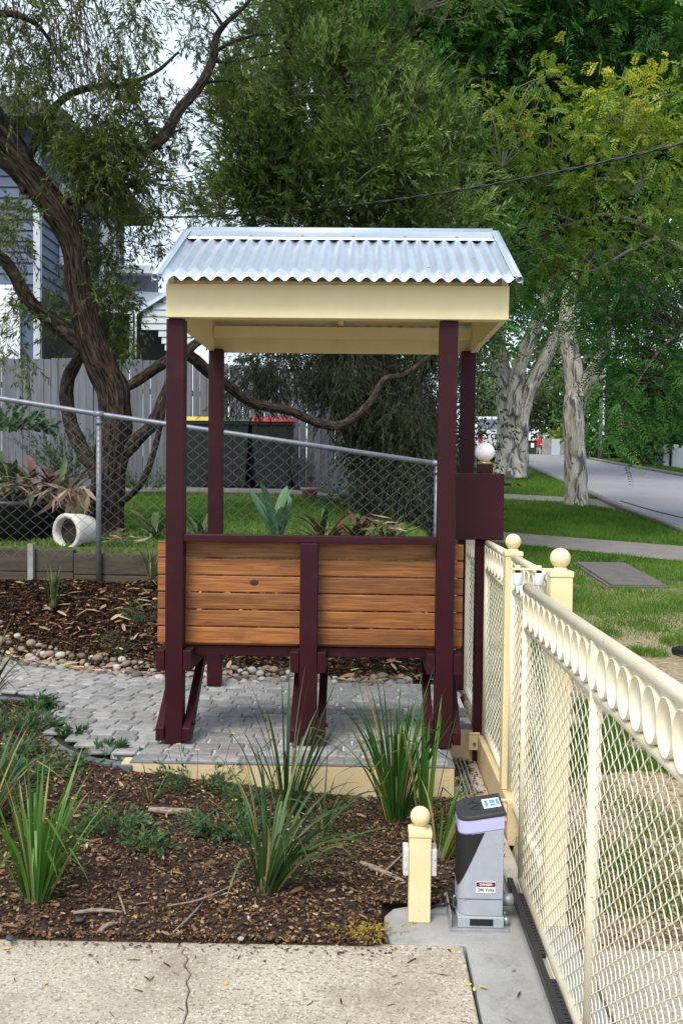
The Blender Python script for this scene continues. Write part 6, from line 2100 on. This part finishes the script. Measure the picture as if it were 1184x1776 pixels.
# ------------------------------------------------------------------ bark mulch, sticks and stones
def chips(name, label, xs_, ys_, zf, lmin, lmax, wr, tone, lift=.008, mat=chip_m, tiltmax=.5):
    n = len(xs_)
    a = RNG.uniform(0, 2 * PI, n)
    L = RNG.uniform(lmin, lmax, n); W = L * RNG.uniform(*wr, n)
    d = nrm(np.stack([np.cos(a), np.sin(a), RNG.normal(0, tiltmax * .5, n)], -1))
    s = nrm(np.cross(d, np.array([0, 0, 1.0])) + np.array([0, 0, 1.0]) * RNG.normal(0, tiltmax, (n, 1)))
    c = np.stack([xs_, ys_, zf + RNG.uniform(0.0, lift, n)], -1)
    L, W = L[:, None], W[:, None]
    up_ = np.cross(s, d); up_ *= np.sign(up_[:, 2:3] + 1e-9)
    v = np.stack([c - d * L / 2 - s * W * .35, c - s * W / 2 + up_ * W * .12, c + d * L / 2 - s * W * .2, c + d * L / 2 + s * W * .25, c + s * W / 2 + up_ * W * .12, c - d * L / 2 + s * W * .3], 1).reshape(-1, 3)
    f = np.arange(n * 6).reshape(-1, 6)
    o = link(name, poly_mesh(name, v, f, 6, tone), mat)
    return tag(o, label, kind="stuff")


def bed_samples(n):
    x = RNG.uniform(-3.4, .47, n); y = RNG.uniform(3.318, 6.4, n)
    pav_ = np.array([in_paving(a, b_) or in_paving(a, b_ + .03) for a, b_ in zip(x, y)])
    keep = ~pav_ & ~((x > .09) & (y < 3.67)) & (y < np.where(x > -1.1, 4.85, 9))
    return x[keep], y[keep]


x, y = bed_samples(120000)
z = np.maximum(bed_z(x, y) + .016 * n2(x, y, 6) + .008 * n2(x, y, 16.2, 3.1), .003)
chips("bark_mulch", "brown bark mulch covering the planting bed", x, y, z, .006, .021, (.3, .7), np.clip(RNG.beta(1.6, 2.0, len(x)) + .05 * n2(x, y, 2.0), 0, 1), .014)
xe = RNG.uniform(-2.6, .36, 5200); ye = np.where(xe < .09, 3.335, 3.66) + np.abs(RNG.normal(0, .022, 5200)) - .012
chips("edge_mulch", "bark crumbs banked against the driveway edge", xe, ye, np.full(5200, .012), .006, .022, (.3, .7), np.clip(RNG.beta(1.6, 2.0, 5200), 0, 1), .012)
xe = RNG.uniform(-2.4, .34, 260); ye = 3.31 - np.abs(RNG.normal(0, .045, 260))
chips("spilled_mulch", "bark crumbs spilled on the driveway edge", xe, ye, np.full(260, .005), .004, .016, (.3, .7), RNG.uniform(.1, .7, 260), .002, tiltmax=.1)
x, y = bed_samples(1800)
z = bed_z(x, y) + .016 * n2(x, y, 6) + .012
chips("coarse_mulch", "larger pale bark pieces scattered on the bed", x, y, z, .020, .055, (.12, .4), np.clip(RNG.beta(2, 1.6, len(x)), 0, 1), .012)
x = RNG.uniform(-3.6, .66, 42000); y = RNG.uniform(0, 1, 42000)
y = yfar(x) + .24 + y * (8.0 - yfar(x) - .24); k = y < 7.985
x, y = x[k], y[k]
z = bank_z(x, y) + .022 * n2(x, y, 5) + .006
chips("bank_mulch", "brown bark mulch covering the bank", x, y, z, .012, .045, (.2, .55), np.clip(RNG.beta(1.4, 2.6, len(x)), 0, 1), .016)
x = RNG.uniform(-3.4, .6, 700); y = yfar(x) + .1 + RNG.uniform(0, 1, 700) ** 1.2 * (7.9 - yfar(x) - .1)
chips("bank_litter", "pale dry leaves and strips on the bank", x, y, bank_z(x, y) + .03, .04, .13, (.08, .35), RNG.uniform(.72, 1, 700), .02)
# litter beyond the gate
x = np.concatenate([RNG.uniform(.77, 3.2, 5000), RNG.uniform(.77, 4.5, 1800)]); y = np.concatenate([3.36 + RNG.gamma(1.5, .38, 5000), RNG.uniform(3.5, 9.5, 1800)])
chips("dry_leaf_litter", "brown leaf litter on the bare ground outside the gate", x, y, ground_z(x, y) + .006, .010, .032, (.3, .6), RNG.uniform(0, .9, len(x)), .012, litter_m)
# crumbs on the track and on the slabs
x = RNG.normal(.56, .035, 700); y = RNG.beta(1.2, 2.0, 700) * -1.5 + 5.58; k = (x > .48) & (x < .655)
chips("track_litter", "leaf crumbs gathered in the gate track", x[k], y[k], np.full(k.sum(), -.003), .008, .028, (.3, .6), RNG.uniform(.1, .6, k.sum()), .010)
x = RNG.uniform(-1.6, .55, 150); y = RNG.uniform(2.3, 3.32, 150)
chips("slab_litter", "tiny twigs and leaf crumbs on the driveway", x, y, np.full(150, .0035), .006, .045, (.04, .18), RNG.uniform(.05, .6, 150), .002, tiltmax=.05)


def stick(label, pts, r, mat=None, flat=.45, cat="stick"):
    P = catmull([(a, b_, float(bed_z(a, b_)) + c) for a, b_, c in pts], 14)
    b = MB(); b.tube(P, [r * .7, r, r * .9, r * .4], 8, True, .25, 3)
    o = b.build("bark_strip", mat or stick_m)
    return tag(o, label, cat, "loose bark and sticks on the bed")


stick_m = bark_mat("dry_stick", (0.16, 0.12, 0.085), (0.42, 0.35, 0.27), 5, 30, .5)
g2 = lambda px, py: U(px, py, z=.025)
for lab, pp, r in (("pale bark strip lying by the bright green tuft", [(128, 1585), (170, 1580), (212, 1583)], .008), ("flat grey bark strip near the driveway edge at left", [(150, 1625), (178, 1612), (206, 1602)], .009),
                   ("long grey branch lying left of the bollard", [(625, 1498), (660, 1512), (700, 1530)], .011), ("pale curved twig left of the arching tuft", [(300, 1618), (330, 1590), (352, 1565)], .004),
                   ("grey bark scrap at the left end of the driveway edge", [(-5, 1608), (25, 1618), (52, 1625)], .013), ("thin stick behind the bollard", [(660, 1520), (680, 1500), (702, 1478)], .005),
                   ("short upright splinter beside the bright green tuft", [(207, 1555), (213, 1570), (218, 1586)], .005), ("dark flat bark slab in front of the cream wall", [(258, 1430), (300, 1430), (335, 1427)], .016),
                   ("long brown dead blade lying across the middle of the bed", [(290, 1572), (350, 1560), (420, 1530)], .004)):
    w = [g2(*p) for p in pp]
    stick(lab, [(p.x, p.y, .012 + r * .5) for p in w], r)
stone_m = simple("dark_stone", (0.035, 0.036, 0.045), (0.02, 0.021, 0.028), 20, .6, .2, 60)
for lab, px, py, r in (("dark oval stone beside the bark strip", 139, 1596, .019), ("dark round stone at the driveway edge", 256, 1605, .014), ("smaller dark stone near the crack in the driveway", 217, 1617, .012), ("dark stone under the grey bark scrap", 18, 1628, .020), ("pale pebble at the bed's front edge", 418, 1628, .012), ("brown fallen gum leaf curled by the bright green tuft", 175, 1495, .030)):
    p = g2(px, py)
    me = pproto[int(px) % 14].copy(); me.materials.clear(); me.materials.append(stone_m if "dark" in lab else terracotta if "brown" in lab else pole_m)
    o = link("stone" if "leaf" not in lab else "curled_leaf", me); o.location = (p.x, p.y, .022 + r * .3); o.scale = (r, r, r * .8); o.rotation_euler = (0, 0, px)
    tag(o, lab, "stone" if "leaf" not in lab else "leaf", "loose stones on the bed" if "leaf" not in lab else None)
yl_m = attr_mat("yellowed_fern", [(0, (.20, .13, .03)), (1, (.45, .33, .07))], .8, .2)
q = g2(640, 1615)
t = empty("withered_frond", (q.x, q.y, .02)); tag(t, "yellowed withered frond heap left of the bollard's concrete", "dead leaves")
n = 46; a = RNG.uniform(0, 2 * PI, n)
bs = np.stack([RNG.normal(0, .05, n), RNG.normal(0, .03, n), np.full(n, .006)], -1)
crown_obj("leaflets", [needle_crown(bs, nrm(np.stack([np.cos(a), np.sin(a), np.full(n, .35)], -1)), RNG.uniform(.04, .09, n), np.full(n, .3), 9, .016, .4)], yl_m, t)["kind"] = "stuff"


# ------------------------------------------------------------------ grass
def blades(name, label, x, y, z, h, w, rnd):
    n = len(x)
    a = RNG.uniform(0, 2 * PI, n)
    c = np.stack([x, y, z], -1)
    s = np.stack([np.cos(a), np.sin(a), np.zeros(n)], -1) * (w / 2)[:, None]
    tip = c + np.stack([RNG.normal(0, .45, n) * h, RNG.normal(0, .45, n) * h, h], -1)
    v = np.stack([c - s, c + s, tip], 1).reshape(-1, 3)
    o = link(name, poly_mesh(name, v, np.arange(n * 3).reshape(-1, 3), 3, rnd), grass_m)
    return tag(o, label, kind="stuff")


n = 420000
u = RNG.uniform(0, 1, n)
y = 1 / (1 / 5.2 - u * (1 / 5.2 - 1 / 30.0))                # thinner with distance
x = .78 + RNG.uniform(0, 1, n) * np.minimum(y * .40 + .3, 4.4 + np.clip(y - 20, 0, 9) * .1)
pn = n2(x[::1] , y, .9) if n < 1000 else None
mn = np.array([mnoise.noise((a * .9, b_ * .9, 4.4)) for a, b_ in zip(x, y)])
fine = np.array([mnoise.noise((a * 3.1, b_ * 3.1, 9.4)) for a, b_ in zip(x, y)])
dens = sstep(6.5, 14.0, y + 4.0 * mn + 2.2 * fine)
dens = np.maximum(dens, (fine + .6 * mn > .16) * .7 * (y < 9) * (y > 4.0))
ly = lambda xa, P: np.interp(xa, [p[0] for p in P], [p[1] for p in P])
fp = (y < ly(x, [(0.8, 15.9), (2.2, 15.15), (4.43, 13.9), (5.14, 13.5)])) & (y > ly(x, [(0.8, 14.7), (2.05, 13.95), (4.0, 12.55), (5.1, 11.9)]))
dc = (y < ly(x, [(0.8, 22.3), (3.2, 21.6), (4.3, 21.0), (5.4, 20.4)])) & (y > ly(x, [(0.8, 21.3), (3.0, 20.4), (4.3, 19.6), (5.3, 17.2)]))
mc = (abs(x - 2.95) < .34) & (abs(y - 11.5) < .82)
keep = (RNG.uniform(0, 1, n) < dens) & ~fp & ~dc & ~mc & (x < np.interp(y, [0, 8, 15, 18, 21, 28, 42], [5.0, 5.0, 4.9, 4.8, 4.85, 5.25, 6.05]))
x, y = x[keep], y[keep]
sc = np.maximum(1, y / 9)
rnd = np.clip(RNG.beta(2, 2.4, len(x)) + .30 * (1 - sstep(8, 13, y)) * RNG.uniform(0, 1, len(x)), 0, 1)
blades("lawn_grass", "green mown grass of the street verge", x, y, ground_z(x, y) - .004, RNG.uniform(.020, .060, len(x)) * (1 + .5 * np.clip(fine[keep], -.6, .9)) * sc ** .4, .007 * sc, rnd)
pc = [U(px, py, z=0) for px, py in ((1075, 1500), (1150, 1545), (1050, 1545), (1165, 1440), (1000, 1365), (1100, 1400), (1130, 1480), (1010, 1470), (1060, 1330), (1150, 1330), (1175, 1560))]
xx, yy_ = [], []
for c in pc:
    m_ = 520
    xx.append(c.x + RNG.normal(0, .10, m_)); yy_.append(c.y + RNG.normal(0, .14, m_))
x, y = np.concatenate(xx), np.concatenate(yy_)
k = (x > .77) & (y > 3.38); x, y = x[k], y[k]
blades("sparse_grass", "sparse grass patches on the bare ground outside the gate", x, y, ground_z(x, y) - .003, RNG.uniform(.015, .05, len(x)), np.full(len(x), .006), RNG.beta(2, 2, len(x)) * .9)
n = 110000
y = RNG.uniform(8.1, 13.25, n); x = RNG.uniform(-4.2, .7, n)
blades("yard_grass", "bright green lawn of the neighbouring yard", x, y, ground_z(x, y) - .004, RNG.uniform(.02, .05, n), np.full(n, .010), np.clip(RNG.beta(2.4, 1.6, n), 0, .97))
n = 16000
y = RNG.uniform(24, 45, n); x = 9.4 + RNG.uniform(0, 1.1, n)
blades("far_verge_grass", "grass strip along the far side of the road", x, y, ground_z(x, y) - .004, RNG.uniform(.05, .11, n), np.full(n, .03), RNG.beta(2.5, 1.8, n) * .95)
# dark sandal-like scrap at the right edge
sc_ = MB(); q = U(1182, 1128, z=0.25)
sc_.tube(catmull([(q.x - .03, q.y + .1, q.z - .02), (q.x + .02, q.y, q.z), (q.x + .12, q.y - .08, q.z - .02)], 10), [.03, .04, .02], 10)
tag(sc_.build("black_hose_end", black_plastic), "curved black plastic pipe end lying on the grass at the right edge", "pipe")

for k, (px, py, lab) in enumerate(((812, 1708, "yellow leaf on the slab joint near the gate, nearest the crack side"), (822, 1716, "yellow leaf lying just right of the slab joint"), (838, 1712, "small yellow leaf on the grey strip"), (890, 1682, "tan leaf in the middle of the grey concrete strip"), (80, 1706, "yellow leaf on the left driveway slab"), (12, 1645, "yellow leaf at the left driveway edge"), (392, 1705, "pale yellow leaf on the middle driveway slab"), (985, 1745, "tan leaf beside the gate's bottom beam"))):
    p = U(px, py, z=.004)
    b = MB(); a = k * 1.3; c, s_ = math.cos(a), math.sin(a)
    L, W = random.uniform(.010, .017), random.uniform(.005, .008)
    pts = [(-1, 0, .0), (-.3, .9, .002), (.4, .8, .003), (1, 0, .005), (.4, -.8, .001), (-.3, -.9, .0005)]
    b.add([(p.x + L * u * c - W * v_ * s_, p.y + L * u * s_ + W * v_ * c, .004 + w_) for u, v_, w_ in pts], [(0, 1, 2, 3, 4, 5)])
    tag(b.build("fallen_leaf", simple("fallen_leaf_%d" % k, (0.52, 0.42, 0.08) if "yellow" in lab else (0.34, 0.24, 0.12), None, 60, .8)), lab, "leaf", "fallen leaves on the driveway")
